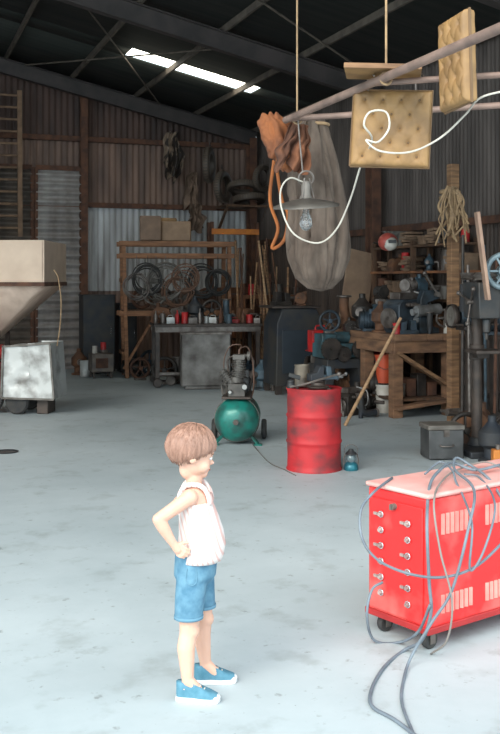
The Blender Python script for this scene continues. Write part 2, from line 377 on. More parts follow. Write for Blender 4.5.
# ================= CHILD =================
CH=T('person','small auburn-haired child, striped tank top, denim shorts, hands on hips','person',atd(199,3.885),math.radians(-2)); CH.scale=(1.0,1.0,1.015)
skin=M('skin',(.68,.41,.30),(.62,.35,.26),.6,0,3)
skin.node_tree.nodes['Principled BSDF'].inputs['Subsurface Weight'].default_value=.15
skin.node_tree.nodes['Principled BSDF'].inputs['Subsurface Radius'].default_value=(.02,.01,.005)
HM=Matrix.Translation((-.022,0,.918))@Matrix.Rotation(math.radians(10),4,'Z')@Matrix.Rotation(math.radians(13),4,'Y')@Matrix.Scale(1.03,4)
g=G()
g.loft([(-.012,0,.44,.05,.07),(-.014,0,.47,.068,.09),(-.008,0,.52,.076,.096),(.008,0,.57,.082,.096),(.008,0,.62,.077,.09),(-.003,0,.68,.068,.086),(-.012,0,.73,.06,.086),(-.016,0,.765,.05,.08),(-.018,0,.79,.034,.048)],n=32)
g.limb((-.02,0,.77),(-.018,0,.87),.033,.031)
def hand(g,w,palm,dirv,side,up):
    dirv=dirv.normalized(); side=side.normalized()
    g.limb(w,palm,.015,.018)
    for k,(l,o) in enumerate(((.030,-.019),(.036,-.0065),(.033,.0065),(.026,.018))):
        a=palm+side*o+dirv*.008; b=a+dirv*l*.55+up*.002; c=b+dirv*l*.5-up*.010
        g.limb(a,b,.0070,.0064,8); g.limb(b,c,.0064,.0054,8)
    a=palm-side*.014-dirv*.006; b=a-side*.02+dirv*.012; c=b-side*.006+dirv*.014
    g.limb(a,b,.0085,.0072,8); g.limb(b,c,.0072,.0062,8)
sh=Vector((-.028,-.086,.762)); el=Vector((-.14,-.142,.692)); wr=Vector((-.09,-.126,.604)); pm=Vector((-.070,-.116,.576))
g.sph(sh,(.033,.031,.032)); g.limb(sh,el,.029,.0235); g.limb(el,el.lerp(wr,.35),.024,.0245); g.limb(el.lerp(wr,.35),wr,.0245,.016)
hand(g,wr,pm,Vector((.85,-.02,-.5)),Vector((-.5,0,-.85)),Vector((0,-1,0)))
sh2=Vector((-.028,.086,.762)); el2=Vector((-.095,.165,.69)); wr2=Vector((-.06,.136,.607)); pm2=Vector((-.035,.12,.578))
g.sph(sh2,(.033,.031,.032)); g.limb(sh2,el2,.029,.0235); g.limb(el2,wr2,.0245,.016)
hand(g,wr2,pm2,Vector((.85,.02,-.5)),Vector((-.5,0,-.85)),Vector((0,1,0)))
for hip,kn,an in ((Vector((-.022,-.048,.46)),Vector((-.034,-.06,.255)),Vector((-.036,-.08,.075))),(Vector((-.004,.048,.46)),Vector((.012,.064,.26)),Vector((.018,.09,.075)))):
    g.limb(hip,kn,.053,.036); g.sph(kn+Vector((.008,0,0)),.034); cf=kn.lerp(an,.35)+Vector((-.009,0,0))
    g.limb(kn,cf,.034,.0355); g.limb(cf,an,.0355,.0225); g.limb(an,an+Vector((.05,-.005,-.045)),.024,.02); g.sph(an+Vector((-.01,0,-.03)),.024)
def hs(c,r): 
    m=HM.to_3x3(); g.sph(HM@Vector(c),r,mat=m,n=24,k=16)
hs((-.012,0,.018),(.083,.072,.078)); hs((.018,0,-.028),(.056,.056,.06)); hs((.026,0,.014),(.051,.057,.048))
hs((.04,.028,-.038),(.03,.028,.028)); hs((.04,-.028,-.038),(.03,.028,.028)); hs((.05,0,-.07),(.022,.023,.018))
hs((.076,0,-.024),(.0115,.009,.0085)); hs((.070,0,-.012),(.008,.007,.014)); hs((.067,0,-.047),(.0095,.017,.005)); hs((.065,0,-.055),(.0095,.015,.005))
hs((-.004,.071,-.012),(.016,.009,.021)); hs((-.004,-.071,-.012),(.016,.009,.021)); hs((.0,0,-.06),(.04,.036,.045))
body=O('body',g,skin,CH,ang=3)
mo=body.modifiers.new('r','REMESH'); mo.mode='VOXEL'; mo.voxel_size=.0032; mo.use_smooth_shade=True
mo=body.modifiers.new('s','SMOOTH'); mo.iterations=5; mo.factor=.5
eyeW=M('eye_white',(.7,.68,.66),None,.3); eyeD=M('eye_dark',(.05,.03,.02),None,.2)
for sy in(-1,1):
    g=G(); g.sph(HM@Vector((.0655,sy*.027,-.006)),(.0075,.0085,.0062),0,mat=HM.to_3x3()); g.sph(HM@Vector((.0705,sy*.0275,-.0065)),(.0036,.0042,.0048),1)
    O('eye',g,[eyeW,eyeD],CH)
    g=G(); g.tube([HM@Vector((.0735,sy*.014,.008)),HM@Vector((.0725,sy*.027,.012)),HM@Vector((.064,sy*.040,.008))],.0018,6,4); O('eyebrow',g,M('brow_hair',(.3,.16,.1),None,.9),CH)
g=G(); g.tube([HM@Vector((.072,-.014,-.05)),HM@Vector((.0765,0,-.051)),HM@Vector((.072,.014,-.05))],.0026,6,4); O('lips',g,M('lip_pink',(.5,.18,.15),None,.5),CH)
g=G(); NT,NP=120,44; v=[];f=[]
hairm=M('auburn_hair',(.36,.2,.145),(.22,.115,.08),.5,0,10,.2,(7,7,1),.3,.7)
def hairpt(a,ph):
    face=max(0,math.cos(a)); lim=2.08-.7*(face**.7)+.03*math.sin(a*19)+.02*math.sin(a*41+1)
    if abs(a)>pi-1.2: lim=2.26+.03*math.sin(a*31)
    p=lim*ph; rr=1+.008*math.sin(a*37)*ph+.008*math.sin(a*17)+.03*noise.noise(Vector((math.cos(a)*2,math.sin(a)*2,p*1.5)))
    fl=1-.05*ph**6
    return Vector((-.012+.099*rr*fl*math.sin(p)*math.cos(a),.087*rr*fl*math.sin(p)*math.sin(a),.016+.091*rr*math.cos(p)))
for j in range(NP+1):
    for i in range(NT): v.append(HM@hairpt(-pi+2*pi*i/NT,max(.001,j/NP)))
f=[(j*NT+i,j*NT+(i+1)%NT,(j+1)*NT+(i+1)%NT,(j+1)*NT+i) for j in range(NP) for i in range(NT)]
g.add(v,f)
for k in range(900):
    a=random.uniform(-pi,pi); p0=random.uniform(.1,.9); p1=1.0+random.uniform(-.03,.08); da=random.uniform(-.08,.08); pts=[HM@(hairpt(a+da*q,p0+(p1-p0)*q)) for q in(0,.33,.66,1)]
    g.tube(pts,[.0018,.0008],5,2)
O('hair',g,hairm,CH,ang=3)
def stripemat():
    m=bpy.data.materials.new('striped_knit'); m.use_nodes=True;nt=m.node_tree;N=nt.nodes;L=nt.links;b=N['Principled BSDF']
    tc=N.new('ShaderNodeTexCoord'); mp=N.new('ShaderNodeMapping'); mp.inputs['Rotation'].default_value=(0,.3,0)
    w=N.new('ShaderNodeTexWave'); w.wave_type='BANDS'; w.bands_direction='X'; w.inputs['Scale'].default_value=17; w.inputs['Distortion'].default_value=.8
    cr=N.new('ShaderNodeValToRGB'); e=cr.color_ramp.elements; e[0].position=.55;e[0].color=(.7,.63,.6,1);e[1].position=.95;e[1].color=(.66,.42,.38,1)
    L.new(tc.outputs['Object'],mp.inputs[0]);L.new(mp.outputs[0],w.inputs[0]);L.new(w.outputs['Fac'],cr.inputs[0]);L.new(cr.outputs[0],b.inputs['Base Color']);b.inputs['Roughness'].default_value=.9
    return m
shm=stripemat()
g=G(); g.loft([(-.014,0,.735,.063,.089),(-.01,0,.715,.067,.091),(-.002,0,.68,.074,.092),(.009,0,.62,.085,.096),(.012,0,.57,.09,.104),(.006,0,.53,.088,.107),(.002,0,.512,.086,.107)],n=40,cap=False)
for sx in(-1,1):
    for sy in(-1,1):
        g.tube([(sx*.061-.014,sy*.047,.73),(sx*.052-.016,sy*.045,.768),(sx*.031-.018,sy*.048,.796),(-.019,sy*.05,.803)],.0075,8,4)
    g.add([(sx*.066-.012,-.052,.73),(sx*.066-.012,.052,.73),(sx*.058-.014,.044,.757),(sx*.058-.014,-.044,.757)],[(0,1,2,3)])
o=O('tank_top',g,shm,CH,ang=2,solid=.005,rec=True)
denim=M('blue_denim',(.06,.16,.245),(.12,.25,.34),.9,0,24,.25)
g=G(); g.loft([(-.012,0,.55,.08,.1),(-.012,0,.5,.083,.103),(-.016,0,.45,.082,.103),(-.016,0,.425,.064,.084)])
g.loft([(-.022,-.05,.46,.06,.053),(-.03,-.057,.38,.058,.055),(-.035,-.061,.305,.054,.052)])
g.loft([(-.004,.05,.46,.06,.053),(.001,.057,.38,.056,.053),(.006,.063,.308,.053,.051)])
o=O('denim_shorts',g,denim,CH,ang=3); mo=o.modifiers.new('r','REMESH');mo.mode='VOXEL';mo.voxel_size=.0055;mo.use_smooth_shade=True
mo=o.modifiers.new('s','SMOOTH'); mo.iterations=3
pd=M('pale_denim',(.13,.27,.37),None,.9)
for cx,cy,z,rx in((-.035,-.061,.303,.0552),(.006,.063,.306,.0542)):
    g=G(); g.loft([(cx,cy,z,rx,rx-.002),(cx+.001,cy,z+.012,rx,rx-.002)],cap=False); O('hem_cuff',g,pd,o,solid=.003)
g=G(); g.tube([(-.037,-.101,.5),(-.042,-.105,.46),(-.022,-.1085,.44),(-.002,-.106,.45),(-.002,-.103,.5)],.0013,5,4); O('pocket_stitching',g,pd,o)
def shoe(an,yaw):
    e=bpy.data.objects.new('canvas_shoe',None); C.objects.link(e); e.parent=CH; e.location=(an.x,an.y,0); e.rotation_euler=(0,0,yaw); e['label']='blue canvas sneaker with white rubber sole'
    ol=[(-.045,0),(-.04,.022),(-.02,.028),(.02,.026),(.06,.033),(.095,.031),(.118,.018),(.124,0)]
    pts=ol+[(x,-y) for x,y in ol[-2:0:-1]]
    def ring(k,z,cx=.03): return [((x-cx)*k+cx,y*k,z) for x,y in pts]
    n=len(pts)
    g=G(); rs=[ring(1,0),ring(1.03,.008),ring(1.02,.02)]; v=sum(rs,[]); g.add(v,[(k*n+i,k*n+(i+1)%n,(k+1)*n+(i+1)%n,(k+1)*n+i) for k in range(2) for i in range(n)]+[tuple(range(n)),tuple(range(2*n,3*n))])
    O('sole',g,M('white_rubber',(.8,.8,.79),None,.6),e,bevel=.002)
    g=G(); v=[]; K=7
    for k in range(K):
        t=k/(K-1)
        for x,y in pts:
            fx=max(0,(x-.02)/.1); zt=.02+t*(.052-.03*min(1,fx))
            sh_=1-.55*t**2.2 if x>.02 else 1-.3*t**2
            xx=x if x<.02 else .02+(x-.02)*(1-.35*t**3)
            v.append((xx,y*.97*sh_,zt))
    g.add(v,[(k*n+i,k*n+(i+1)%n,(k+1)*n+(i+1)%n,(k+1)*n+i) for k in range(K-1) for i in range(n)]+[tuple(range((K-1)*n,K*n))])
    O('upper',g,M('blue_canvas',(.06,.18,.25),(.1,.24,.32),.9,0,30),e,ang=2)
    for k in range(4):
        g=G(); x=.03+k*.016; z=.069-k*.0095; g.tube([(x,-.018,z-.006),(x+.004,0,z),(x,.018,z-.006)],.0028,6,3); O('lace',g,white,e)
    g=G(); g.sph((.105,0,.018),(.022,.026,.017)); O('toe_cap',g,M('white_rubber',(.8,.8,.79)),e)
shoe(Vector((-.036,-.08,0)),math.radians(-8)); shoe(Vector((.018,.09,0)),math.radians(4))

# ================= WELDER =================
W=T('arc_welder','red sheet-metal arc welding machine on casters with cables on top','welding machine',(.76,4.27,0),math.atan2(.6,.8))
WL=.98; WW=.37; z0=.085; z1=.665
g=G(); g.box((WL/2,WW/2,(z0+z1)/2),(WL,WW,z1-z0)); O('case',g,redw,W,bevel=.014)
g=G(); g.box((WL/2,WW/2,z1+.008),(WL+.02,WW+.02,.022)); O('lid',g,M('faded_lit_red_top',(.74,.46,.42),(.7,.2,.17),.5,0,3,.02,(1,1,1),.35,.7,9),W,bevel=.01)  # faded red, with the overexposed light on top put into the colour
g=G(); g.box((WL/2,WW/2,z0+.012),(WL+.02,WW+.02,.03)); O('base_frame',g,M('red_dark',(.42,.02,.02),None,.5),W,bevel=.004)
louv=M('louver_pale_red',(.72,.3,.25),(.68,.14,.12),.5)
for (x0,za,zbk) in ((.08,.5,.59),(.37,.5,.59),(.66,.5,.59),(.08,.16,.24),(.37,.16,.24),(.66,.16,.24)):
    g=G()
    for k in range(7):
        x=x0+k*.03
        g.add([(x,-.001,za),(x+.016,-.009,za),(x+.016,-.009,zbk),(x,-.001,zbk),(x+.02,-.001,za),(x+.02,-.001,zbk)],[(0,1,2,3),(1,4,5,2),(0,4,1),(3,2,5)])
    O('louver_panel',g,louv,W)
g=G(); g.box((-.004,WW/2,.37),(.008,WW-.05,.5)); O('control_panel',g,redw,W,bevel=.003)
blk=M('socket_dark',(.2,.12,.11),(.4,.33,.3),.5)
for r in range(6):
    for y in (.105,.27):
        z=.19+r*.07+(.012 if y>.2 else 0)
        g=G(); g.cyl((-.006,y,z),(-.016,y,z),.016,.014,18); g.cyl((-.016,y,z),(-.03,y,z),.009,.008,14,m=1); g.tor((-.016,y,z),.013,.003,(1,0,0),20,6,m=2)
        if r%2: g.box((-.02,y+.028,z),(.01,.022,.012),m=1)
        O('outlet_socket',g,[redw,blk,chrome],W)
g=G(); g.cyl((-.008,.19,.6),(-.03,.19,.6),.014,n=20); g.box((-.034,.19,.6),(.01,.008,.024)); O('control_knob',g,enamel,W)
g=G(); g.tube([(WL-.1,.08,z1+.02),(WL-.1,.08,z1+.07),(WL-.1,WW-.08,z1+.07),(WL-.1,WW-.08,z1+.02)],.01,8,1); O('lifting_handle',g,steelb,W)
for x,y in((.06,.05),(.06,WW-.05),(WL-.06,.05),(WL-.06,WW-.05)):
    e=bpy.data.objects.new('caster',None); C.objects.link(e); e.parent=W; e.location=(x,y,0)
    g=G(); g.lathe([(.012,-.016),(.036,-.016),(.04,-.01),(.04,.01),(.036,.016),(.012,.016)],(0,0,.04),(0,1,0),24); O('wheel',g,rubber,e)
    g=G(); g.box((0,-.022,.055),(.03,.004,.06)); g.box((0,.022,.055),(.03,.004,.06)); g.box((0,0,.084),(.05,.05,.006)); g.cyl((0,-.026,.04),(0,.026,.04),.006,n=8); O('fork',g,steelb,e)
def cable(pts,r,label,mat=grayb,name='welding_cable',grp='cables from the welding machine'):
    g=G(); P=[]
    for p in pts:
        if len(p)==2: q=GR(*p); q.z=r
        else: q=A(*p)
        P.append(q)
    g.tube(P,r,8,8); return O(name,g,mat,label=label,cat='cable',group=grp,ang=2)
cable([(500,465,4.8),(475,470,4.7),(452,463,4.75),(440,470,4.6),(430,485,4.42),(427,520,4.17),(429,580,4.14),(431,612,4.14),(422,640,4.2),(404,652),(385,668),(372,690),(372,708),(395,722),(425,745)],.0072,'thick blue-gray cable drooping off the machine onto the floor')
cable([(503,500,4.5),(488,478,4.6),(470,465,4.75),(456,458,4.75),(455,470,4.62),(474,490,4.3),(468,530,4.12),(452,590,4.1),(432,622,4.1),(412,655,4.14),(404,680),(402,705),(415,740)],.0064,'blue-gray cable crossing the side panel down to the floor')
cable([(392,478,4.6),(374,492,4.35),(361,510,4.35),(362,538,4.3),(378,560,4.2),(410,574,4.1),(445,577,4.1),(478,565,4.15),(510,535,4.3)],.006,'gray cable looping across the front of the machine')
cable([(425,474,4.62),(440,462,4.75),(452,470,4.62),(456,482,4.5),(463,496,4.35),(472,525,4.15),(470,570,4.12),(484,550,4.15),(495,505,4.28),(480,478,4.6),(464,474,4.65)],.005,'thin gray cable looped over the lid')
cable([(383,582,4.35),(372,590,4.35),(367,615,4.35),(374,640,4.4),(398,644),(418,632,4.25),(430,605,4.12)],.0062,'blue-gray cable loop hanging from a front socket')
cable([(505,470,4.85),(486,462,4.9),(462,468,4.75),(445,478,4.55),(434,500,4.2),(440,550,4.1),(452,600,4.1),(447,640,4.15),(431,655)],.0045,'thin gray-brown cable trailing down the corner of the machine',M('brown_gray_cord',(.25,.22,.2),None,.7))

# ================= RED DRUM =================
D=T('oil_drum','dented red steel drum standing on the floor, tools on its lid','drum',atd(314,8.48))
g=G(); r=.228
pr=[(r-.004,0),(r+.006,.0),(r+.008,.012),(r,.022)]+[(r,.022+k*.03) for k in range(1,7)]
for zc in(.24,.46): pr+=[(r,zc-.018),(r+.009,zc-.006),(r+.009,zc+.006),(r,zc+.018)]+([(r,zc+.018+k*.03) for k in range(1,6)])
pr+=[(r,.665),(r+.008,.68),(r+.007,.692),(r-.004,.692),(r-.008,.682),(r-.012,.675)]
g.lathe(pr,n=72,fn=lambda t,z,q: q-(.009*max(0,noise.noise(Vector((math.cos(t)*2.3,math.sin(t)*2.3,z*7)))) if .04<z<.64 else 0))
O('drum_shell',g,M('drum_red',(.48,.02,.025),(.15,.03,.032),.6,.05,4,.12,(1,1,1.4),.44,.66,12),D,ang=.9)
g=G(); g.cyl((.12,-.05,.676),(.12,-.05,.69),.028); O('bung_cap',g,steelb,D)
g=G(); g.cyl((-.14,.04,.676),(-.14,.04,.688),.014); O('bung_cap',g,steelb,D)
zt=.69
VZ=T('bench_vise','chunky dark cast iron bench vise sitting on the drum lid','vise',atd(318,8.44,zt),math.radians(20)); VZ.scale=(1.2,1.2,1.2)
g=G(); g.lathe([(.075,0),(.078,.012),(.05,.02),(.045,.04),(.06,.05)],n=24); O('swivel_base',g,steel,VZ,bevel=.002)
g=G(); g.ext([(-.07,.05),(.02,.05),(.03,.08),(.035,.15),(.0,.155),(-.02,.11),(-.07,.1)],-.04,.04); O('fixed_jaw',g,navy,VZ,bevel=.006)
g=G(); g.box((.08,0,.075),(.14,.05,.04)); g.ext([(.05,.08),(.09,.08),(.085,.15),(.045,.155)],-.045,.045); O('moving_jaw',g,bluep,VZ,bevel=.006)
g=G(); g.cyl((.14,0,.075),(.19,0,.075),.013); g.cyl((.18,-.075,.1),(.18,.075,.05),.007); g.sph((.18,-.075,.1),.012); g.sph((.18,.075,.05),.012); O('screw_handle',g,alum,VZ)
PC=T('paint_can','open dirty metal can with wire handle on the drum','can',atd(302,8.58,zt),0)
g=G(); g.lathe([(.0,0),(.062,0),(.065,.006),(.062,.012),(.062,.17),(.066,.176),(.066,.184),(.058,.184),(.058,.03),(0,.03)],n=28); O('can_body',g,[M('dirty_can',(.26,.22,.17),(.12,.095,.075),.5,.3)],PC)
g=G(); g.tube([(-.064,0,.15),(-.06,-.05,.08),(0,-.085,.07),(.06,-.05,.08),(.064,0,.15)],.003,6,5); O('wire_handle',g,steelb,PC)
g=G(); P=[A(290,387,8.28),A(305,384,8.2),A(322,379,8.2),A(339,374,8.25)]; g.tube(P,.009,8,4); g.sph(P[-1],.02); O('wrench',g,steelb,label='long bare metal wrench lying across the drum rim',cat='tool')
g=G(); q=atd(291,8.42,zt); g.lathe([(.0,0),(.035,0),(.04,.02),(.03,.04),(.034,.06),(.02,.075),(0,.075)],q,n=18); g.box(q+Vector((.03,.0,.1)),(.1,.03,.035),(0,.3,0)); O('grinder',g,black,label='small black hand grinder on the drum lid',cat='power tool',bevel=.004)

LN=T('oil_lantern','small dark teal kerosene lantern standing on the floor','lantern',GR(351,470))
g=G(); g.lathe([(0,0),(.058,0),(.062,.01),(.058,.045),(.04,.065),(.03,.07),(0,.07)],n=28); O('fuel_tank',g,M('teal_dark',(.02,.1,.14),(.02,.16,.2),.35,.3),LN)
g=G(); g.lathe([(.03,.068),(.042,.085),(.04,.11),(.03,.13)],n=24,cap=False); O('glass_globe',g,M('smoky_glass',(.2,.27,.29),None,.1,trans=.4),LN)
g=G(); g.lathe([(.0,.18),(.02,.175),(.025,.16),(.045,.145),(.05,.135),(.03,.128),(0,.128)],n=24); O('chimney_cap',g,black,LN)
g=G()
for s in(-1,1): g.tube([(s*.055,0,.03),(s*.062,0,.08),(s*.05,0,.13),(s*.025,0,.15)],.005,6,4)
g.tube([(-.055,0,.12),(-.05,0,.19),(0,0,.215),(.05,0,.19),(.055,0,.12)],.0025,6,5); O('wire_frame',g,steelb,LN)

# ================= COMPRESSOR =================
K=T('air_compressor','portable air compressor with round green tank and pump above','air compressor',atd(238,9.9),math.radians(-3))
g=G(); g.lathe([(0,-.33),(.08,-.325),(.14,-.3),(.195,-.24),(.215,-.19),(.217,-.17),(.217,.17),(.215,.19),(.195,.24),(.14,.3),(.08,.325),(0,.33)],(0,0,.245),(0,1,0),48); O('tank',g,greenp,K,ang=1)
g=G(); g.cyl((0,-.32,.24),(0,-.36,.24),.028,n=6); g.tor((0,-.18,.245),.218,.005,(0,1,0)); g.tor((0,-.30,.245),.1,.004,(0,1,0)); O('tank_fitting',g,steelb,K)
for s_x in(-1,1):
    x=s_x*.13
    g=G(); g.bar((x,-.17,.1),(x*1.6,-.22,0.015),.035,.02); g.box((x*1.6,-.22,.008),(.08,.06,.014)); O('tank_foot',g,greenp,K)
for x in(-.25,.25):
    g=G(); g.lathe([(.03,-.025),(.085,-.025),(.1,-.015),(.1,.015),(.085,.025),(.03,.025)],(x,.2,.1),(1,0,0),28); g.cyl((x-.02,.2,.1),(x+.02,.2,.1),.03,m=1); O('wheel',g,[rubber,steelb],K)
g=G(); g.box((0,0,.465),(.28,.6,.02)); g.box((0,-.15,.455),(.04,.04,.05)); g.box((0,.15,.455),(.04,.04,.05)); O('mounting_plate',g,steel,K,bevel=.003)
pumpm=M('greasy_pump',(.06,.055,.05),(.15,.135,.12),.5,.3,9)
g=G(); g.box((0,-.15,.53),(.16,.17,.13)); g.cyl((0,-.15,.6),(0,-.15,.66),.06)
for k in range(8): g.cyl((.02,-.15,.65+k*.022),(.02,-.15,.66+k*.022),.07,n=24)
g.cyl((.02,-.15,.65),(.02,-.15,.84),.05); g.box((.02,-.15,.85),(.12,.12,.05)); g.cyl((.1,-.15,.86),(.06,-.15,.86),.02); g.cyl((.13,-.15,.86),(.1,-.15,.86),.045,n=20)
for k in range(5): g.cyl((-.08-k*.012,-.15,.62+k*.018),(-.086-k*.012,-.15,.628+k*.018),.05,n=20)
g.cyl((-.03,-.15,.56),(-.15,-.15,.72),.035); O('pump_head',g,pumpm,K,bevel=.004)
g=G(); g.tor((-.12,-.05,.57),.13,.014,(1,.4,0)); g.cyl((-.135,-.05,.57),(-.08,-.05,.57),.03)
for k in range(5):
    t=2*pi*k/5; g.bar((-.12,-.05,.57),(-.12-.05*math.cos(t),-.05+.125*math.cos(t),.57+.125*math.sin(t)),.012,.03)
O('flywheel',g,pumpm,K)
g=G(); g.cyl((-.1,.17,.56),(.1,.17,.56),.08,n=28); g.cyl((-.13,.17,.56),(-.1,.17,.56),.03); g.box((0,.17,.48),(.16,.12,.03)); g.box((.05,.17,.66),(.1,.08,.07)); O('electric_motor',g,M('motor_gray',(.09,.09,.09),None,.5,.3),K,bevel=.004)
g=G(); g.tube([(0.02,-.15,.88),(0.03,-.14,.93),(.1,-.1,.94),(.15,-.1,.8),(.16,-.1,.55),(.12,-.1,.4)],.008,8,6); g.tube([(.02,-.15,.9),(.03,-.05,.96),(-.08,0,.94),(-.14,0,.78),(-.1,-.1,.5)],.006,6,6); O('air_line',g,M('dull_copper',(.15,.085,.06),None,.5,.5),K)
for x,z,rr in((.08,.57,.03),(-.06,.52,.02)):
    g=G(); g.cyl((x,-.24,z),(x,-.28,z),rr,n=20); g.cyl((x,-.282,z),(x,-.284,z),rr*.8,n=20,m=1); O('pressure_gauge',g,[black,M('dial',(.4,.4,.38))],K)
g=G(); g.tube([(-.1,.3,.45),(-.12,.4,.62),(-.12,.44,.8),(.12,.44,.8),(.12,.4,.62),(.1,.3,.45)],.01,8,3); O('push_handle',g,steel,K)
g=G(); g.tube([GR(252,444)+Vector((0,0,.004)),GR(268,462)+Vector((0,0,.004)),GR(284,470)+Vector((0,0,.004)),GR(296,476)+Vector((0,0,.004))],.004,6,5); O('air_hose',g,enamel,label='thin gray line lying on the floor by the drum',cat='hose')

# ================= BACK LEFT: HOPPER, TANK =================
H=T('feed_hopper','raised cream plywood hopper with tapered funnel on steel legs','hopper',(-3.5,12.7,0),math.radians(0))
a=1.02; zt1,zt0=2.08,1.55
beige=M('cream_board',(.66,.5,.38),(.55,.4,.3),.7,0,3)
g=G()
for s in(-1,1):
    g.box((0,s*.7,(zt0+zt1)/2),(2*a,.03,zt1-zt0)); g.box((s*a,0,(zt0+zt1)/2),(.03,1.43,zt1-zt0))
O('hopper_box',g,beige,H,bevel=.005)
g=G(); g.add([(-a,-.7,zt0),(a,-.7,zt0),(a,.7,zt0),(-a,.7,zt0),(-.12,-.12,.72),(.12,-.12,.72),(.12,.12,.72),(-.12,.12,.72)],[(0,1,5,4),(1,2,6,5),(2,3,7,6),(3,0,4,7)]); O('funnel',g,M('funnel_tan',(.8,.6,.48),(.62,.44,.34),.7),H,solid=.015)
g=G(); g.bar((-a-.02,-.72,zt0),(a+.02,-.72,zt0),.05); g.bar((a+.0,-.72,zt0),(a,.72,zt0),.05); g.bar((-a,-.72,zt0),(-a,.72,zt0),.05); O('rim_rail',g,rust,H)
for x,y in((-.7,-.5),(.3,-.55),(-.7,.5),(.3,.5)):
    g=G(); g.bar((x,y,0),(x*1.0,y,1.2),.05); O('leg',g,steel,H)
g=G(); g.bar((-.7,-.5,.5),(.3,-.55,.5),.04); O('brace',g,steel,H)
g=G(); g.bar((.3,-.55,.3),(.3,.5,.3),.04); O('brace',g,steel,H)
g=G(); g.tube([A(58,276,12.0),A(61,300,12),A(60,326,12.0),A(57,346,11.95)],.007,6,6); g.tube([A(58,276,12.0),A(54,270,12.02)],.007)
O('dangling_rope',g,rope,label='thin rope dangling from the hopper edge',cat='rope')
TK=T('tank_cart','dented galvanized sheet-metal box tank on a two-wheel cart','cart',atd(35,12.1),math.radians(-6))
g=G(); n=14; v=[]
def tkp(x,y,z):
    p=Vector((x,y,z)); tt=(z-.19)/.62
    p.x+=(-.05*tt if x>0 else .02*tt); p.z+=.04*tt*(1 if x>0 else 0)
    return p
for (fx,fy) in ((0,-1),(1,0),(0,1),(-1,0)):
    v=[]
    for j in range(n+1):
        for i in range(n+1):
            s=i/n-.5; z=.19+.62*j/n
            x,y=(s*.64 if fy else fx*.32),(s*.54 if fx else fy*.27)
            e=min(1,4*min(i,n-i)/n)*min(1,4*min(j,n-j)/n); dn=.035*abs(noise.noise(Vector((x*7,y*7,z*7))))*e
            v.append(tkp(x-fx*dn,y-fy*dn,z))
    g.add(v,[(j*(n+1)+i,j*(n+1)+i+1,(j+1)*(n+1)+i+1,(j+1)*(n+1)+i) for j in range(n) for i in range(n)])
for z in(.19,.81):
    g.add([tkp(x,y,z) for x,y in((-.32,-.27),(.32,-.27),(.32,.27),(-.32,.27))],[(0,1,2,3)])
O('tank_box',g,galv,TK,ang=.35)
for a_,b_ in (((-.31,-.28,.81),(.27,-.28,.85)),((.32,-.28,.2),(.27,-.28,.85)),((-.31,-.28,.2),(.32,-.28,.19)),((-.32,-.28,.2),(-.3,-.28,.82))):
    g=G(); g.bar(a_,b_,.022); O('edge_angle',g,enamel,TK)
for y in(-.2,.24):
    g=G(); g.lathe([(.04,-.04),(.12,-.04),(.14,-.02),(.14,.02),(.12,.04),(.04,.04)],(-.15,y,.14),(0,1,0),28); O('wheel',g,rubber,TK)
g=G(); g.box((.14,0,.09),(.14,.3,.18)); O('skid_foot',g,steel,TK,bevel=.01)
RE=T('red_pump','red engine-driven pump partly hidden beside the tank cart','pump',atd(-10,12.2),0)
g=G(); g.box((0,0,.35),(.3,.3,.5)); g.cyl((.1,-.16,.72),(.1,.14,.72),.09); O('pump_body',g,redp,RE,bevel=.03)
g=G(); g.lathe([(.02,-.03),(.15,-.03),(.17,0),(.15,.03),(.02,.03)],(.05,-.2,.17),(0,1,0),24); O('pump_wheel',g,rubber,RE)
g=G(); g.cyl((.13,-.1,.8),(.13,-.1,.98),.02); O('exhaust_pipe',g,steel,RE)
g=G(); g.lathe([(0,0),(.11,0),(.115,.008),(.1,.01),(.1,.002)],GR(6,452),n=32); O('floor_drain_cover',g,black,label='small round black drain cover set in the floor',cat='drain cover')

LD=T('wooden_ladder','old wooden ladder hung against the dark back wall','ladder',R(uof(6,V-.45),V-.45,0),TH)
ldw=M('ladder_wood',(.25,.15,.09),(.15,.09,.055),.8)
for x in(-.24,.24):
    g=G(); g.bar((x,0,2.35),(x,.1,4.9),.05,.08); O('side_rail',g,ldw,LD)
for k in range(12):
    g=G(); z=2.5+k*.21; g.cyl((-.24,.1*(z-2.35)/2.5,z),(.24,.1*(z-2.35)/2.5,z),.02,n=8); O('rung',g,ldw,LD)

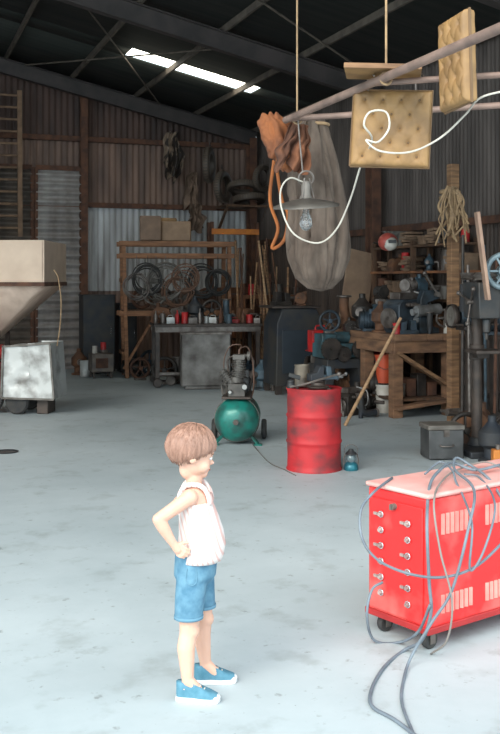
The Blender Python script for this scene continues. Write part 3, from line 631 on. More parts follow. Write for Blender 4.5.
# ---- generic greasy machine parts
def junk(kind,loc,s,mat,rzv,place,mat2=steelb):
    g=G()
    if kind=='gearbox':
        g.ext([(-.14,0),(.14,0),(.15,.1),(.1,.2),(-.06,.23),(-.15,.14)],-.09,.09); g.cyl((.0,-.09,.1),(.0,-.16,.1),.05,.04); g.cyl((0,-.16,.1),(0,-.26,.1),.018,m=1)
        for k in range(6): t=k*pi/3; g.cyl((.065*math.cos(t),-.09,.1+.065*math.sin(t)),(.065*math.cos(t),-.105,.1+.065*math.sin(t)),.01,n=6,m=1)
        g.cyl((-.05,0,.2),(-.05,0,.28),.03); lab='greasy cast gearbox'
    elif kind=='motor':
        g.cyl((-.13,0,.11),(.13,0,.11),.09,n=28); 
        for k in range(8): g.cyl((-.1+k*.027,0,.11),(-.09+k*.027,0,.11),.1,n=28)
        g.box((0,0,.015),(.2,.16,.03)); g.cyl((.13,0,.11),(.22,0,.11),.014,m=1); g.lathe([(.01,-.015),(.05,-.015),(.04,0),(.05,.015),(.01,.015)],(.2,0,.11),(1,0,0),20,m=1); g.box((0,-.06,.2),(.08,.06,.05)); lab='finned electric motor'
    elif kind=='pump':
        g.lathe([(.1,0),(.1,.02),(.06,.03),(.06,.1),(.1,.13),(.1,.22),(.06,.26),(.03,.3),(.03,.34)],n=24); g.tube([(.08,0,.17),(.17,0,.17),(.19,0,.1),(.19,0,.0)],.025,10,5,m=1); g.cyl((.0,-.08,.17),(0,-.15,.17),.04,m=1); lab='dirty cast iron pump'
    elif kind=='pulley':
        g.tor((0,0,.17),.14,.022,(0,1,0)); g.cyl((0,-.05,.17),(0,.05,.17),.03)
        for k in range(5): t=k*2*pi/5+.3; g.bar((0,0,.17),(.14*math.cos(t),0,.17+.14*math.sin(t)),.03,.015)
        g.box((0,0,.015),(.16,.1,.03),m=1); lab='spoked cast pulley wheel'
    elif kind=='elbow':
        g.tube([(-.15,0,.06),(-.03,0,.06),(.05,0,.09),(.08,0,.2),(.08,0,.3)],.045,14,6); g.cyl((-.17,0,.06),(-.15,0,.06),.06,n=20,m=1); g.cyl((.08,0,.3),(.08,0,.32),.07,n=20,m=1); g.cyl((.08,0,.0),(.08,0,.1),.03); lab='flanged pipe elbow'
    else:
        g.box((0,0,.03),(.28,.14,.06)); g.ext([(-.12,.06),(-.02,.06),(-.03,.2),(-.1,.2)],-.06,.06); g.ext([(.04,.06),(.12,.06),(.12,.17),(.03,.19)],-.06,.06); g.cyl((.12,0,.11),(.26,0,.11),.02,m=1); g.cyl((.24,-.09,.11),(.24,.09,.11),.009,n=8,m=1); lab='heavy bench vise'
    nm={'gearbox':'gearbox','motor':'electric_motor','pump':'pump','pulley':'pulley_wheel','elbow':'pipe_fitting','vise':'bench_vise'}[kind]
    o=O(nm,g,[mat,mat2],loc=loc,rot=(0,0,rzv),bevel=.004,label=lab+' '+place,cat=nm.replace('_',' '),group='machine parts '+place)
    o.scale=(s,s,s); return o
KD=['gearbox','motor','pump','pulley','elbow','vise']
grease=M('greasy_black',(.025,.022,.02),(.065,.05,.042),.5,.3,9)
greaseb=M('greasy_blue',(.05,.075,.1),(.025,.028,.03),.5,.3,7)
brownm=M('rusty_metal',(.2,.09,.045),(.085,.045,.03),.8,.2,8)
JM=[grease,greaseb,brownm,steelb,navy,grease,bluep,brownm]

def cabinet(px,d,w,h,dp,mat,label,nd=1,name='metal_cabinet',rz_=TH):
    e=T(name,label,'cabinet',atd(px,d),rz_)
    g=G(); g.box((0,0,h/2+.02),(w,dp,h-.04)); g.box((0,0,h-.01),(w+.03,dp+.03,.02)); g.box((0,.02,.02),(w-.06,dp-.06,.04)); O('cabinet_body',g,mat,e,bevel=.006)
    for k in range(nd):
        g=G(); x=-w/2+(k+.5)*w/nd; g.box((x,-dp/2-.008,h*.5),(w/nd-.04,.014,h-.16)); dr=O('cabinet_door',g,mat,e,bevel=.004)
        g=G(); g.tube([(x+w/nd*.35,-dp/2-.016,h*.5),(x+w/nd*.35,-dp/2-.05,h*.52),(x+w/nd*.35,-dp/2-.05,h*.6),(x+w/nd*.35,-dp/2-.016,h*.62)],.006,6,2); O('door_handle',g,chrome,dr)
    return e
cabinet(97,17.2,.55,1.35,.4,navy,'tall dark steel cabinet standing against the back wall')
cabinet(126,17.5,.32,1.2,.3,black,'narrow black steel locker beside the wood rack')
st=T('small_stove','squat black shop stove with stubby legs and small cans on top','stove',atd(101,16.4),TH)
g=G(); g.box((0,0,.25),(.36,.34,.3)); g.cyl((.05,0,.4),(.05,0,.46),.06); O('firebox',g,M('sooty_gray',(.1,.085,.08),(.2,.16,.13),.7),st,bevel=.02)
g=G(); g.box((-.02,-.18,.25),(.2,.015,.16)); O('stove_door',g,rust,st,bevel=.005)
for x in(-.14,.14):
    for y in(-.13,.13):
        g=G(); g.cyl((x,y,0),(x,y,.12),.018); O('leg',g,steel,st)
def can(loc,r,h,mat,label,name='metal_can',grp=None):
    g=G(); g.lathe([(0,0),(r,0),(r*1.04,.006),(r,.012),(r,h-.01),(r*1.04,h-.004),(r*1.02,h),(r*.9,h),(r*.9,h-.006),(0,h-.006)],n=20)
    return O(name,g,mat,loc=loc,label=label,cat='can',group=grp)
q=atd(101,16.4); can(q+Vector((-.1,-.02,.4)),.04,.12,white,'white can on the stove'); can(q+Vector((.04,-.02,.46)),.045,.12,redp,'red can on the stove')
can(atd(86,16.6),.1,.26,galv,'galvanized pail on the floor by the stove','pail')
junk('pump',atd(79,16.9),1.3,brownm,.3,'on the floor near the roll-up door'); junk('pulley',atd(140,16.0),1.1,rust,.4,'on the floor by the rack')

# ================= WOOD RACK =================
RK=T('wooden_rack','open timber frame rack hung with hoses and wheel rims','rack',atd(175,16.8),TH*.6)
rw=M('rack_wood',(.34,.16,.08),(.2,.095,.05),.8,0,4,.2,(1,1,6))
hw=.88; zt=2.22
for x,s in((-hw,-.05),(hw,.02)):
    for y in(-.25,.25):
        g=G(); g.bar((x+s*-1,y*1.3,0),(x,y,zt),.09,.06); O('post',g,rw,RK,bevel=.004)
for y in(-.25,.25):
    for z in(zt-.02,zt-.22,1.05):
        g=G(); g.bar((-hw-.08,y-.04,z),(hw+.08,y-.04,z),.05,.08); O('rail',g,rw,RK,bevel=.004)
g=G(); g.bar((-hw,-.3,.15),(-hw+.5,-.3,1.0),.07,.04); O('diagonal_brace',g,rw,RK)
for z in(.4,1.6):
    for x in(-hw,hw):
        g=G(); g.bar((x,-.3,z),(x,.3,z),.06); O('side_brace',g,rw,RK)
g=G(); g.box((0,0,1.09),(2*hw,.55,.03)); O('shelf',g,woodd,RK)
rkM=Matrix.Translation(RK.location)@Matrix.Rotation(TH*.6,4,'Z')
brh=M('brown_hose',(.2,.1,.06),None,.6)
hm=[rubber,enamel,brh,rubber,steelb,brh,rubber,enamel]; hl=['black rubber','gray rubber','brown rubber','black cable','bare wire','brown rubber','black rubber','gray cable']
for k,(x,z,rr,n) in enumerate(((-.5,1.62,.24,6),(-.2,1.55,.3,7),(.12,1.6,.22,5),(.42,1.58,.26,6),(-.68,1.5,.2,5),(.0,1.42,.26,6),(.66,1.55,.2,6),(-.36,1.42,.2,5))):
    g=G()
    for j in range(n): g.tor((random.uniform(-.03,.03),j*.018,random.uniform(-.05,.05)),rr*random.uniform(.8,1.05),.011,(random.uniform(-.3,.3),1,random.uniform(-.15,.15)),32,6)
    g.tube([(0,0,rr*.9),(0,0,2.0-z)],.006,6,1)
    O('hose_coil',g,hm[k],loc=rkM@Vector((x,-.4+.05*(k%2),z)),rot=(0,0,TH*.6),label=hl[k]+' coil hung on the timber rack',cat='coiled hose',group='coils hung on the timber rack')
for k in range(4):
    g=G(); x=-.55+k*.36; g.tor((0,0,0),.15,.03,(0,1,0),28,8); g.cyl((0,-.02,0),(0,.02,0),.05)
    for j in range(6):
        t=j*pi/3; g.bar((0,0,0),(.14*math.cos(t),0,.14*math.sin(t)),.02,.01)
    O('wheel_rim',g,[rust,steelb,enamel,rust][k],loc=rkM@Vector((x,.05,1.29)),rot=(.05,0,TH*.6+random.uniform(-.4,.4)),label='old spoked metal wheel rim standing on the rack shelf',cat='wheel rim',group='rims on the rack shelf')
for k,(x,w_,h_,r_) in enumerate(((-.42,.36,.42,.05),(.02,.5,.34,-.08),(-.1,.3,.4,.1))):
    g=G(); g.box((0,0,h_/2),(w_,.06,h_)); O('upholstery_panel',g,[M('brown_vinyl',(.24,.15,.1),(.16,.1,.065),.6),M('tan_vinyl2',(.32,.2,.12),(.22,.135,.08),.6),vinyl][k],loc=rkM@Vector((x,.1*k-.1,zt+.03)),rot=(-.08,0,TH*.6+r_),bevel=.02,label='tan upholstered seat panel propped on top of the rack',cat='seat panel',group='seat panels on the rack')
for k in range(6):
    junk(KD[(k*2+1)%6],rkM@Vector((-.7+k*.28,.1,.0)),1.3,JM[k],k*.7,'on the floor under the timber rack')

# ================= WELDING TABLE =================
WT=T('welding_table','heavy steel work table cluttered with parts, box beneath it','table',atd(205,15.4),TH*.5)
g=G(); g.box((0,0,.92),(1.65,.85,.04)); O('table_top',g,steel,WT,bevel=.005)
for y in(-.38,.38):
    g=G(); g.box((0,y,.86),(1.6,.03,.08)); O('apron',g,steelb,WT)
g=G(); g.bar((-.75,-.36,.2),(.75,-.36,.2),.04); O('stretcher',g,steelb,WT)
for x in(-.76,.76):
    for y in(-.36,.36):
        g=G(); g.bar((x,y,0),(x,y,.9),.06); g.lathe([(.02,-.02),(.06,-.02),(.07,0),(.06,.02),(.02,.02)],(x,y-.05,.07),(0,1,0),20); O('leg',g,steel,WT)
SB=T('steel_box','dull gray sheet steel bin under the work table','bin',atd(205,14.75),TH*.4)
g=G(); g.box((0,0,.44),(.72,.36,.78)); g.box((0,0,.04),(.6,.3,.08)); O('bin_body',g,M('dull_gray',(.24,.225,.21),(.08,.068,.06),.6,.2,4,0,(1,1,1),.35,.65,9),SB,bevel=.02)
g=G(); g.bar((-.37,-.19,.82),(.37,-.19,.82),.03); O('bin_rim',g,steelb,SB)
wtM=Matrix.Translation(WT.location)@Matrix.Rotation(TH*.5,4,'Z')
cols=[steelb,redp,white,galv,bluep,rust,enamel,orange]
names=['bare metal','red','off-white','galvanized','blue','rusty','gray enamel','orange']
for k in range(15):
    x=-.77+k*.11; mi=random.choice((0,1,2,3,4,5,6,0,5)); y=random.uniform(-.32,-.1)
    if k%3==0:
        g=G(); h=random.uniform(.14,.24); g.lathe([(0,0),(.03,0),(.032,h*.6),(.012,h*.8),(.012,h),(0,h)],n=14); O('bottle',g,cols[mi],loc=wtM@Vector((x,y,.94)),label=names[mi]+' bottle on the steel table',cat='bottle',group='containers on the steel table')
    elif k%3==1: can(wtM@Vector((x,y,.94)),random.uniform(.035,.055),random.uniform(.1,.18),cols[mi],names[mi]+' can on the steel table',grp='containers on the steel table')
    else:
        g=G(); a_,b_=random.uniform(.1,.14),random.uniform(.05,.1); g.box((0,0,b_/2),(a_,.1,b_)); g.tube([(-a_*.3,0,b_),(-a_*.25,0,b_+.03),(a_*.25,0,b_+.03),(a_*.3,0,b_)],.005,6,2); O('toolbox',g,cols[mi],loc=wtM@Vector((x,y,.94)),rot=(0,0,random.uniform(-.3,.5)),bevel=.006,label=names[mi]+' metal tool box with handle',cat='toolbox',group='tool boxes on the steel table')
for k in range(6):
    junk(KD[k],wtM@Vector((-.65+k*.26,.2,.94)),random.uniform(.9,1.25),JM[(k+2)%8],k*1.1,'on the steel work table')
for k in range(4):
    junk(KD[(k+3)%6],wtM@Vector(((-.62,-.45,.45,.64)[k],.05,.0)),1.3,JM[(k*3)%8],k*1.3,'on the floor under the steel table')

OR=T('storage_rack','steel storage rack with bright orange cross beams','rack',atd(233,17.75),TH)
for x in(-.42,.42):
    for y in (-.1,.1):
        gg=G(); gg.bar((x,y,0),(x,y,2.62),.05); O('upright',gg,rust,OR)
for z,mt in((2.45,orange),(1.42,woodr)):
    gg=G(); gg.bar((-.44,-.13,z),(.44,-.13,z),.05,.1); O('cross_beam',gg,mt,OR,bevel=.004)
    gg=G(); gg.box((0,0,z+.02),(.84,.24,.02)); O('shelf',gg,woodd,OR)
rodm=[steelb,rust,woodl,rust,brownm,wood]
for k in range(20):
    x0=random.uniform(234,290); x1=x0+random.uniform(-20,12); d0=15.9+random.uniform(-.25,.25); L1=random.uniform(238,285)
    p=atd(x0,d0,0.01); q=A(x1,L1,d0+.45)
    g=G(); r_=random.uniform(.012,.02); g.cyl((0,0,0),q-p,r_,n=8); O('metal_rod' if k%3 else 'wooden_pole',g,rodm[k%6] if k%3 else wood,loc=p,label=('long thin metal rod' if k%3 else 'brown wooden pole')+' leaning upright among stock',cat='rod',group='rods and poles leaning by the back corner')
CT=T('storage_bench','rough wooden storage bench with shelf along the back','bench',atd(272,17.0),TH)
g=G(); g.box((0,0,1.32),(1.3,.45,.06)); O('bench_top',g,woodr,CT)
g=G(); g.box((0,0,.6),(1.3,.45,.04)); O('shelf',g,woodd,CT)
for x in(-.6,0,.6):
    for y in(-.18,.18):
        g=G(); g.bar((x,y,0),(x,y,1.3),.08); O('leg',g,woodr,CT)
ctM=Matrix.Translation(CT.location)@Matrix.Rotation(TH,4,'Z')
for k in range(8):
    mi=random.choice((0,1,2,5,6,5,0)); x=-.56+k*.16
    can(ctM@Vector((x,-.1,1.35)),random.uniform(.05,.07),random.uniform(.12,.22),cols[mi],names[mi]+' can standing on the wooden bench',grp='cans on the storage bench')
    g=G(); a_,b_=.13,random.uniform(.1,.3); g.box((0,0,b_/2),(a_,.2,b_)); g.box((0,-.102,b_*.6),(a_*.5,.004,b_*.25),m=1); O('parts_box',g,[paper if k%2 else cols[mi],white],loc=ctM@Vector((x,-.08,.62)),bevel=.005,label='small parts box on the lower bench shelf',cat='box',group='parts boxes under the bench')

# ================= wall hung tires and leather =================
def tire(loc,rot,Rr,label):
    e=T('tire',label,'tire',loc); e.rotation_euler=rot; e['group']='tires hung on the back wall'
    g=G()
    g.lathe([(Rr*.66,-.05),(Rr*.8,-.07),(Rr*.95,-.06),(Rr,-.04),(Rr,.04),(Rr*.95,.06),(Rr*.8,.07),(Rr*.66,.05),(Rr*.64,.04),(Rr*.8,.05),(Rr*.8,-.05),(Rr*.64,-.04),(Rr*.66,-.05)],(0,0,0),(0,1,0),36,cap=False); O('casing',g,M('tire_rubber',(.05,.038,.03),(.085,.065,.052),.5),e)
    g=G()
    for k in range(36):
        t=2*pi*k/36; g.box((math.cos(t)*Rr,0,math.sin(t)*Rr),(.012,.07,.026),(0,-t,0))
    O('tread',g,M('tread_dust',(.16,.12,.09),(.09,.068,.05),.85),e)['kind']='stuff'
def wallp(px,py,off=.2):
    t=(px-250)/1000; v=V-off; d=v/(c_-t*s_); return A(px,py,d)
tire(wallp(209,165,.42),(0,0,TH+1.05),.33,'black tire hung nearly edge-on at the back wall')
tire(wallp(223,187,.5),(0,.3,TH+.8),.29,'black tire tilted against the wall below another')
tire(wallp(243,188,.5),(1.25,.1,TH),.29,'black tire lying almost flat on a bracket')
tire(wallp(249,199,.55),(1.4,0,TH+.2),.3,'black tire lying flat under another')
tire(wallp(263,178,.7),(.1,.1,TH+.5),.24,'black tire hung in the corner')
bk=T('wall_bracket_shelf','dark wooden bracket shelf carrying tires','shelf',wallp(244,207,.4),TH)
g=G(); g.box((0,0,0),(.9,.6,.04)); O('shelf_board',g,woodd,bk)
for x in(-.4,.4):
    g=G(); g.bar((x,-.2,-.02),(x,.28,-.4),.04); O('strut',g,woodd,bk)
for p in (wallp(210,146,.3),wallp(263,163,.3),wallp(222,168,.3)):
    g=G(); g.tube([p+Vector((0,.28,.05)),p,p+Vector((0,-.12,-.02)),p+Vector((0,-.14,.05))],.014,6,3); O('wall_hook',g,steel,label='iron hook in the wall',cat='hook',group='wall hooks')
lea=M('dark_leather_highlights',(.03,.022,.018),(.3,.22,.16),.6,0,5,.4,(1,1,1),.5,.58)  # pale patches are highlights put into the leather colour
lea2=M('brown_leather',(.27,.18,.13),(.1,.065,.045),.7,0,4,.4)
cloth('leather_piece','dark brown leather piece hung high on the back wall','leather',wallp(173,132,.25),.34,.85,lea,(0,0,TH),.7,2,'hides on the back wall',.08)
cloth('leather_piece','light brown folded leather hanging lower on the wall','leather',wallp(194,172,.3),.27,.65,lea2,(0,0.12,TH),.4,6,'hides on the back wall',.07)
cloth('leather_piece','brown leather strip hanging beneath another','leather',wallp(194,204,.35),.3,.5,lea2,(0,-.15,TH),.7,11,'hides on the back wall',.06)

# ================= CENTRE-RIGHT MACHINES =================
NB=T('steel_tool_stand','large dark navy machine cabinet with sloped sides','machine cabinet',atd(289,14.3),TH*.8)
g=G(); g.ext([(-.3,.12),(.34,.12),(.4,1.0),(.3,1.2),(-.2,1.2),(-.28,1.0)],-.33,.33); O('housing',g,navy,NB,bevel=.015)
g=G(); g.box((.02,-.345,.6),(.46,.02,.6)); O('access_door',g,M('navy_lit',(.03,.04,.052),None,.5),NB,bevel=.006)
g=G(); g.box((0,0,1.22),(.7,.7,.03)); O('machine_top',g,steel,NB,bevel=.004)
for x in(-.25,.28):
    for y in(-.28,.28):
        g=G(); g.bar((x,y,0),(x,y,.13),.08); O('foot',g,steel,NB)
nbM=Matrix.Translation(NB.location)@Matrix.Rotation(TH*.8,4,'Z')
junk('vise',nbM@Vector((-.15,-.1,1.235)),1.0,grease,.5,'on top of the machine cabinet'); junk('motor',nbM@Vector((.18,0,1.235)),.9,brownm,1.5,'on top of the machine cabinet')
def engine(px,d,z,rz_,s,label,mat,name='engine_block',cat='engine'):
    e=T(name,label,cat,atd(px,d,z),rz_); e.scale=(s,s,s)
    g=G(); g.ext([(-.25,.08),(-.22,.0),(.22,0),(.25,.08),(.25,.32),(.18,.38),(-.18,.38),(-.25,.32)],-.13,.13); O('crankcase',g,mat,e,bevel=.01)
    g=G(); g.box((0,0,.42),(.38,.16,.08)); 
    for k in range(4): g.cyl((-.14+k*.09,-.14,.32),(-.14+k*.09,-.2,.32),.025,n=12)
    g.tube([(-.14,-.2,.32),(0,-.23,.31),(.14,-.2,.32)],.025,8,3); O('manifold',g,steelb,e,bevel=.005)
    g=G(); g.lathe([(.02,-.02),(.11,-.02),(.115,-.01),(.095,0),(.115,.01),(.11,.02),(.02,.02)],(-.29,0,.17),(1,0,0),28); g.cyl((-.31,0,.17),(-.24,0,.17),.03); O('pulley',g,steelb,e)
    g=G(); g.lathe([(.02,-.015),(.15,-.015),(.16,0),(.15,.015),(.02,.015)],(.28,0,.2),(1,0,0),32); 
    for k in range(5): g.cyl((.27,.08*math.cos(k*1.257),.2+.08*math.sin(k*1.257)),(.3,.08*math.cos(k*1.257),.2+.08*math.sin(k*1.257)),.012,n=8)
    O('flywheel',g,steel,e)
    g=G(); g.cyl((.0,-.14,.15),(.0,-.22,.15),.04); g.cyl((.12,-.13,.1),(.12,-.19,.1),.03); g.tube([(.0,-.2,.15),(.08,-.27,.2),(.15,-.2,.4),(.05,-.05,.47)],.012,8,5); O('fittings',g,alum,e)
    return e
GM=T('geared_machine','blue-gray metalworking machine with gears, wheels and legs','machine',atd(340,12.6),TH)
g=G(); g.ext([(-.32,.0),(-.2,.0),(-.16,.5),(.16,.5),(.2,0),(.32,0),(.26,.62),(-.26,.62)],-.2,.2); O('pedestal',g,navy,GM,bevel=.01)
g=G(); g.box((0,0,.72),(.62,.34,.18)); g.box((-.2,0,.86),(.2,.26,.14)); g.cyl((-.08,0,.88),(.12,0,.88),.07); g.box((.22,0,.86),(.12,.2,.14)); O('headstock',g,M('machine_teal',(.06,.14,.17),(.035,.055,.06),.5,.2),GM,bevel=.012)
for (x,z,rr) in((-.22,.75,.13),(-.05,.68,.09),(.18,.74,.11)):
    g=G(); g.lathe([(.02,-.02),(rr,-.02),(rr,.02),(.02,.02)],(x,-.22,z),(0,1,0),30)
    for k in range(20): t=2*pi*k/20; g.box((x+rr*math.cos(t),-.22,z+rr*math.sin(t)),(.018,.035,.014),(0,-t,0))
    g.cyl((x,-.27,z),(x,-.1,z),.02); O('gear_wheel',g,grease,GM)
g=G(); g.tor((.3,-.25,.55),.12,.012,(0,1,0)); g.bar((.3,-.25,.43),(.3,-.25,.67),.015); g.bar((.18,-.25,.55),(.42,-.25,.55),.015); g.cyl((.3,-.27,.55),(.3,0,.6),.02); O('hand_wheel',g,steelb,GM)
engine(352,11.9,0,TH+.4,.7,'greasy small engine block resting on the floor',grease)
engine(330,13.4,.0,TH+.2,1.3,'large dark engine block behind the geared machine',M('engine_gray',(.08,.08,.085),(.04,.038,.036),.5,.4))
gmM=Matrix.Translation(GM.location)@Matrix.Rotation(TH,4,'Z')
junk('pulley',gmM@Vector((-.12,.05,.93)),.9,greaseb,.2,'on top of the geared machine'); junk('gearbox',gmM@Vector((.18,.03,.93)),.7,grease,.2,'on top of the geared machine')
GC=T('fuel_can','red metal fuel can with handle and spout','fuel can',atd(321,13.3,.66),TH)
g=G(); g.box((0,0,.14),(.32,.18,.27)); g.box((0,0,.0),(.36,.24,.02)); O('can_body',g,redp,GC,bevel=.02)
g=G(); g.tube([(-.08,0,.27),(-.07,0,.33),(.05,0,.33),(.07,0,.27)],.012,8,2); O('carry_handle',g,redp,GC)
g=G(); g.cyl((.12,0,.27),(.18,0,.36),.02,.013); O('spout',g,steelb,GC)
def bucket(loc,r,h,mat,label):
    e=T('bucket',label,'bucket',loc); e['group']='buckets by the work bench'
    g=G(); g.lathe([(0,.0),(r*.82,0),(r,h),(r*1.05,h),(r*1.05,h-.02),(r*.99,h-.02),(r*.78,.012),(0,.012)],n=28); O('pail',g,mat,e)
    g=G(); g.tube([(-r*1.03,0,h-.03),(-r*.9,-r*.7,h-.12),(0,-r*1.15,h-.17),(r*.9,-r*.7,h-.12),(r*1.03,0,h-.03)],.004,6,5); O('bail_handle',g,steelb,e)
bucket(atd(384,12.1,.36),.11,.34,M('orange_plastic',(.55,.08,.03),None,.5),'orange plastic bucket stacked above a white one')
bucket(atd(384,12.1,.0),.11,.34,white,'white plastic bucket on the floor by the bench')
bucket(atd(370,12.6,.02),.14,.4,redp,'red metal bucket behind the leaning pole')
RB=T('red_machine_box','red sheet metal equipment housing standing on the floor','equipment box',atd(370,13.2),TH)
g=G(); g.box((0,0,.5),(.34,.3,.9)); g.box((0,0,.03),(.3,.26,.06)); O('housing',g,redp,RB,bevel=.02)
g=G()
for k in range(5): g.box((0,-.155,.3+k*.08),(.24,.01,.02))
O('vent_slats',g,steel,RB)
for k,(px,d,s) in enumerate(((300,13.2,1.3),(312,12.6,1.1),(325,12.0,1.0),(334,11.8,1.1),(366,11.6,.9),(308,13.7,1.7),(262,14.6,1.3),(352,12.9,1.8),(360,12.2,1.3))):
    junk(KD[(k*5+2)%6],atd(px,d),s,JM[k%8],k*.9,'on the floor among the machines')
g=G(); p=GR(345,426); q=A(401,318,10.9); g.cyl((0,0,0),q-p,.02,.018,10); O('wooden_pole',g,woodl,loc=p+Vector((0,0,.005)),label='long pale wooden pole leaning against the work bench',cat='pole')
TB=T('storage_stand','plain dark stand holding cardboard by the column','stand',atd(350,13.85),TH)
g=G(); g.box((0,0,.98),(.6,.4,.04)); O('stand_top',g,woodd,TB)
for x in(-.27,.27):
    for y in(-.16,.16):
        g=G(); g.bar((x,y,0),(x,y,.97),.06); O('leg',g,woodd,TB)
g=G(); g.box((0,0,.52),(.42,.02,1.02)); O('cardboard_sheet',g,M('cardboard',(.34,.22,.14),(.24,.15,.1),.9,0,4),loc=atd(352,13.85,1.0),rot=(-.1,.2,TH),bevel=.004,label='brown cardboard sheet propped against the column',cat='cardboard')

# ================= WORKBENCH RIGHT =================
WB=T('work_bench','rough timber work bench with cross-braced end, engine parts on top','workbench',R(5.88,11.1),TH)
hw_,hd=.42,.8
bw=M('bench_wood',(.27,.14,.075),(.12,.065,.04),.85,0,4,.3,(1,1,4),.35,.65,9)
for k in range(4):
    g=G(); g.box((-hw_+.105+k*.21,0,.93),(.205,2*hd+.1,.08)); O('top_plank',g,bw,WB,bevel=.004)
for x in(-.35,.35):
    for y in(-.74,0,.74):
        g=G(); g.box((x,y,.445),(.13,.12,.89)); O('leg',g,bw,WB,bevel=.005)
g=G(); g.bar((-.38,-.82,.76),(.4,-.82,.3),.12,.04); O('diagonal_brace',g,wood,WB,bevel=.003)
g=G(); g.bar((-.4,-.83,.12),(.4,-.83,.2),.14,.04); O('cross_rail',g,bw,WB,bevel=.003)
g=G(); g.box((0,-.81,.82),(.82,.03,.14)); O('apron',g,bw,WB,bevel=.003)
g=G(); g.box((-.42,0,.82),(.03,1.6,.14)); O('apron',g,bw,WB,bevel=.003)
g=G(); g.box((0,0,.2),(.7,1.5,.03)); O('lower_shelf',g,woodd,WB)
wbM=Matrix.Translation(WB.location)@Matrix.Rotation(TH,4,'Z')
def onb(x,y,z=.97): return wbM@Vector((x,y,z))
p=onb(-.05,-.45); engine(250+p.x/p.y*1000,p.y,.97,TH+.3,1.05,'greasy engine block with flywheel sitting on the work bench',M('engine_blue',(.075,.1,.125),(.035,.036,.04),.45,.4))
p=onb(.0,.35); engine(250+p.x/p.y*1000,p.y,.97,TH+1.2,.85,'blue engine part on the far end of the bench',bluep)
can(onb(-.34,-.74),.045,.13,redp,'red can at the front of the work bench'); can(onb(.33,-.76),.05,.18,white,'off-white can on the work bench')
for k,(x,y,z) in enumerate(((-.28,0,.97),(.25,-.1,.97),(.3,-.5,.97),(-.3,.55,.97),(.2,.65,.97),(-.28,.28,.97),(-.02,-.45,1.45),(.15,-.35,1.45),(-.2,-.76,.97),(.1,-.74,.97),(.3,.3,.97),(-.32,-.3,.97),(.02,.35,1.36))):
    junk(KD[(k*5+1)%6],onb(x,y,z),(random.uniform(.9,1.4) if z<1 else .8) if y>-.7 else .8,JM[(k*3+1)%8],k*1.2,'heaped on the timber work bench')
for k in range(4):
    g=G(); q=onb(-.2+k*.14,-.5,.22); b_=.14+.05*(k%3); g.box((0,0,b_/2),(.12,.18,b_)); g.box((0,0,b_+.008),(.13,.19,.02)); O('crate',g,[enamel,rust,grease,rust][k],loc=q,rot=(0,0,TH),bevel=.006,label=['gray','rusty','black','rusty'][k]+' box stored under the work bench',cat='box',group='boxes under the work bench')
for k in range(4): junk(KD[(k+1)%6],onb(-.25+.17*k,-.2+.2*k,.22),1.2,grease,k,'under the timber work bench')
PR=T('arbor_press','dark arbor press with shiny cylinder and lever on the bench','press',onb(.12,-.66,.97-.74),math.radians(16))
g=G(); g.ext([(-.14,.74),(.12,.74),(.12,.8),(-.03,.84),(-.03,1.1),(.12,1.15),(.12,1.25),(-.08,1.25),(-.12,1.15)],-.06,.06); O('press_frame',g,greaseb,PR,bevel=.01)
g=G(); g.cyl((-.2,-.1,1.0),(.12,-.05,1.03),.065,n=28); g.cyl((-.26,-.11,.99),(-.2,-.1,1.0),.04,n=20); O('cylinder',g,alum,PR)
g=G(); g.cyl((.08,-.1,1.2),(-.12,-.16,1.45),.014); g.sph((-.12,-.16,1.45),.028); g.cyl((.08,-.12,1.2),(.08,.1,1.2),.03); O('lever',g,steelb,PR)
g=G(); g.tor((.17,-.1,.92),.1,.014,(.3,1,0)); g.cyl((.17,-.14,.92),(.17,0,.92),.02); g.bar((.17,-.1,.82),(.17,-.1,1.02),.014); g.bar((.07,-.08,.92),(.27,-.12,.92),.014); O('hand_wheel',g,steelb,PR)
# shelf unit against wall
SH=T('wall_shelving','tall timber shelves along the corrugated wall crammed with parts','shelves',R(6.4,11.3),TH)
for x in(-.12,.12):
    for y in(-1.1,0,1.1):
        g=G(); g.box((x,y,1.05),(.05,.06,2.1)); O('upright',g,woodd,SH)
for z in(.35,.95,1.35,1.7,2.03):
    g=G(); g.box((0,0,z),(.3,2.3,.03)); O('shelf_board',g,woodd if z!=1.7 else woodr,SH)
shM=Matrix.Translation(SH.location)@Matrix.Rotation(TH,4,'Z')
for zi,z in enumerate((.95,1.35,1.7,2.03)):
    for k in range(11):
        if random.random()<.12: continue
        y=-1.06+k*.21+random.uniform(-.03,.03); q=shM@Vector((-.02,y,z+.016)); mi=random.choice((0,5,5,6,1,5,6,0)); h=random.uniform(.1,.28 if z<2 else .24); kk=(k*3+zi+random.randrange(2))%4
        if kk==0: can(q,random.uniform(.05,.09),h,cols[mi],names[mi]+' can on the wall shelves',grp='cans on the wall shelves')
        elif kk==1:
            g=G()
            for j in range(5): g.box((random.uniform(-.03,.03),random.uniform(-.03,.03),.02+j*h/5),(.24,.17,h/5*.85),(random.uniform(-.1,.1),0,random.uniform(-.3,.3)))
            O('paper_stack',g,paper,loc=q,rot=(0,0,TH+random.uniform(-.2,.2)),bevel=.004,label='stack of crumpled brown papers on the wall shelves',cat='paper stack',group='paper stacks on the wall shelves')
        elif kk==2: junk(KD[(k+zi*2)%6],q,random.uniform(.6,.95),JM[(k+zi)%8],TH+1.5+k,'on the wall shelves')
        else:
            g=G(); g.box((0,0,h/2),(.26,.17,h)); g.box((0,0,h-.02),(.27,.18,.03)); O('parts_box',g,[paper if mi%2 else cols[mi]],loc=q,rot=(0,0,TH+random.uniform(-.3,.3)),bevel=.005,label=('brown cardboard' if mi%2 else names[mi])+' parts box on the wall shelves',cat='box',group='boxes on the wall shelves')
q=A(388,242,12.0)
HL=T('welding_helmet','red and white welding helmet hooked on the shelf end','helmet',q,0)
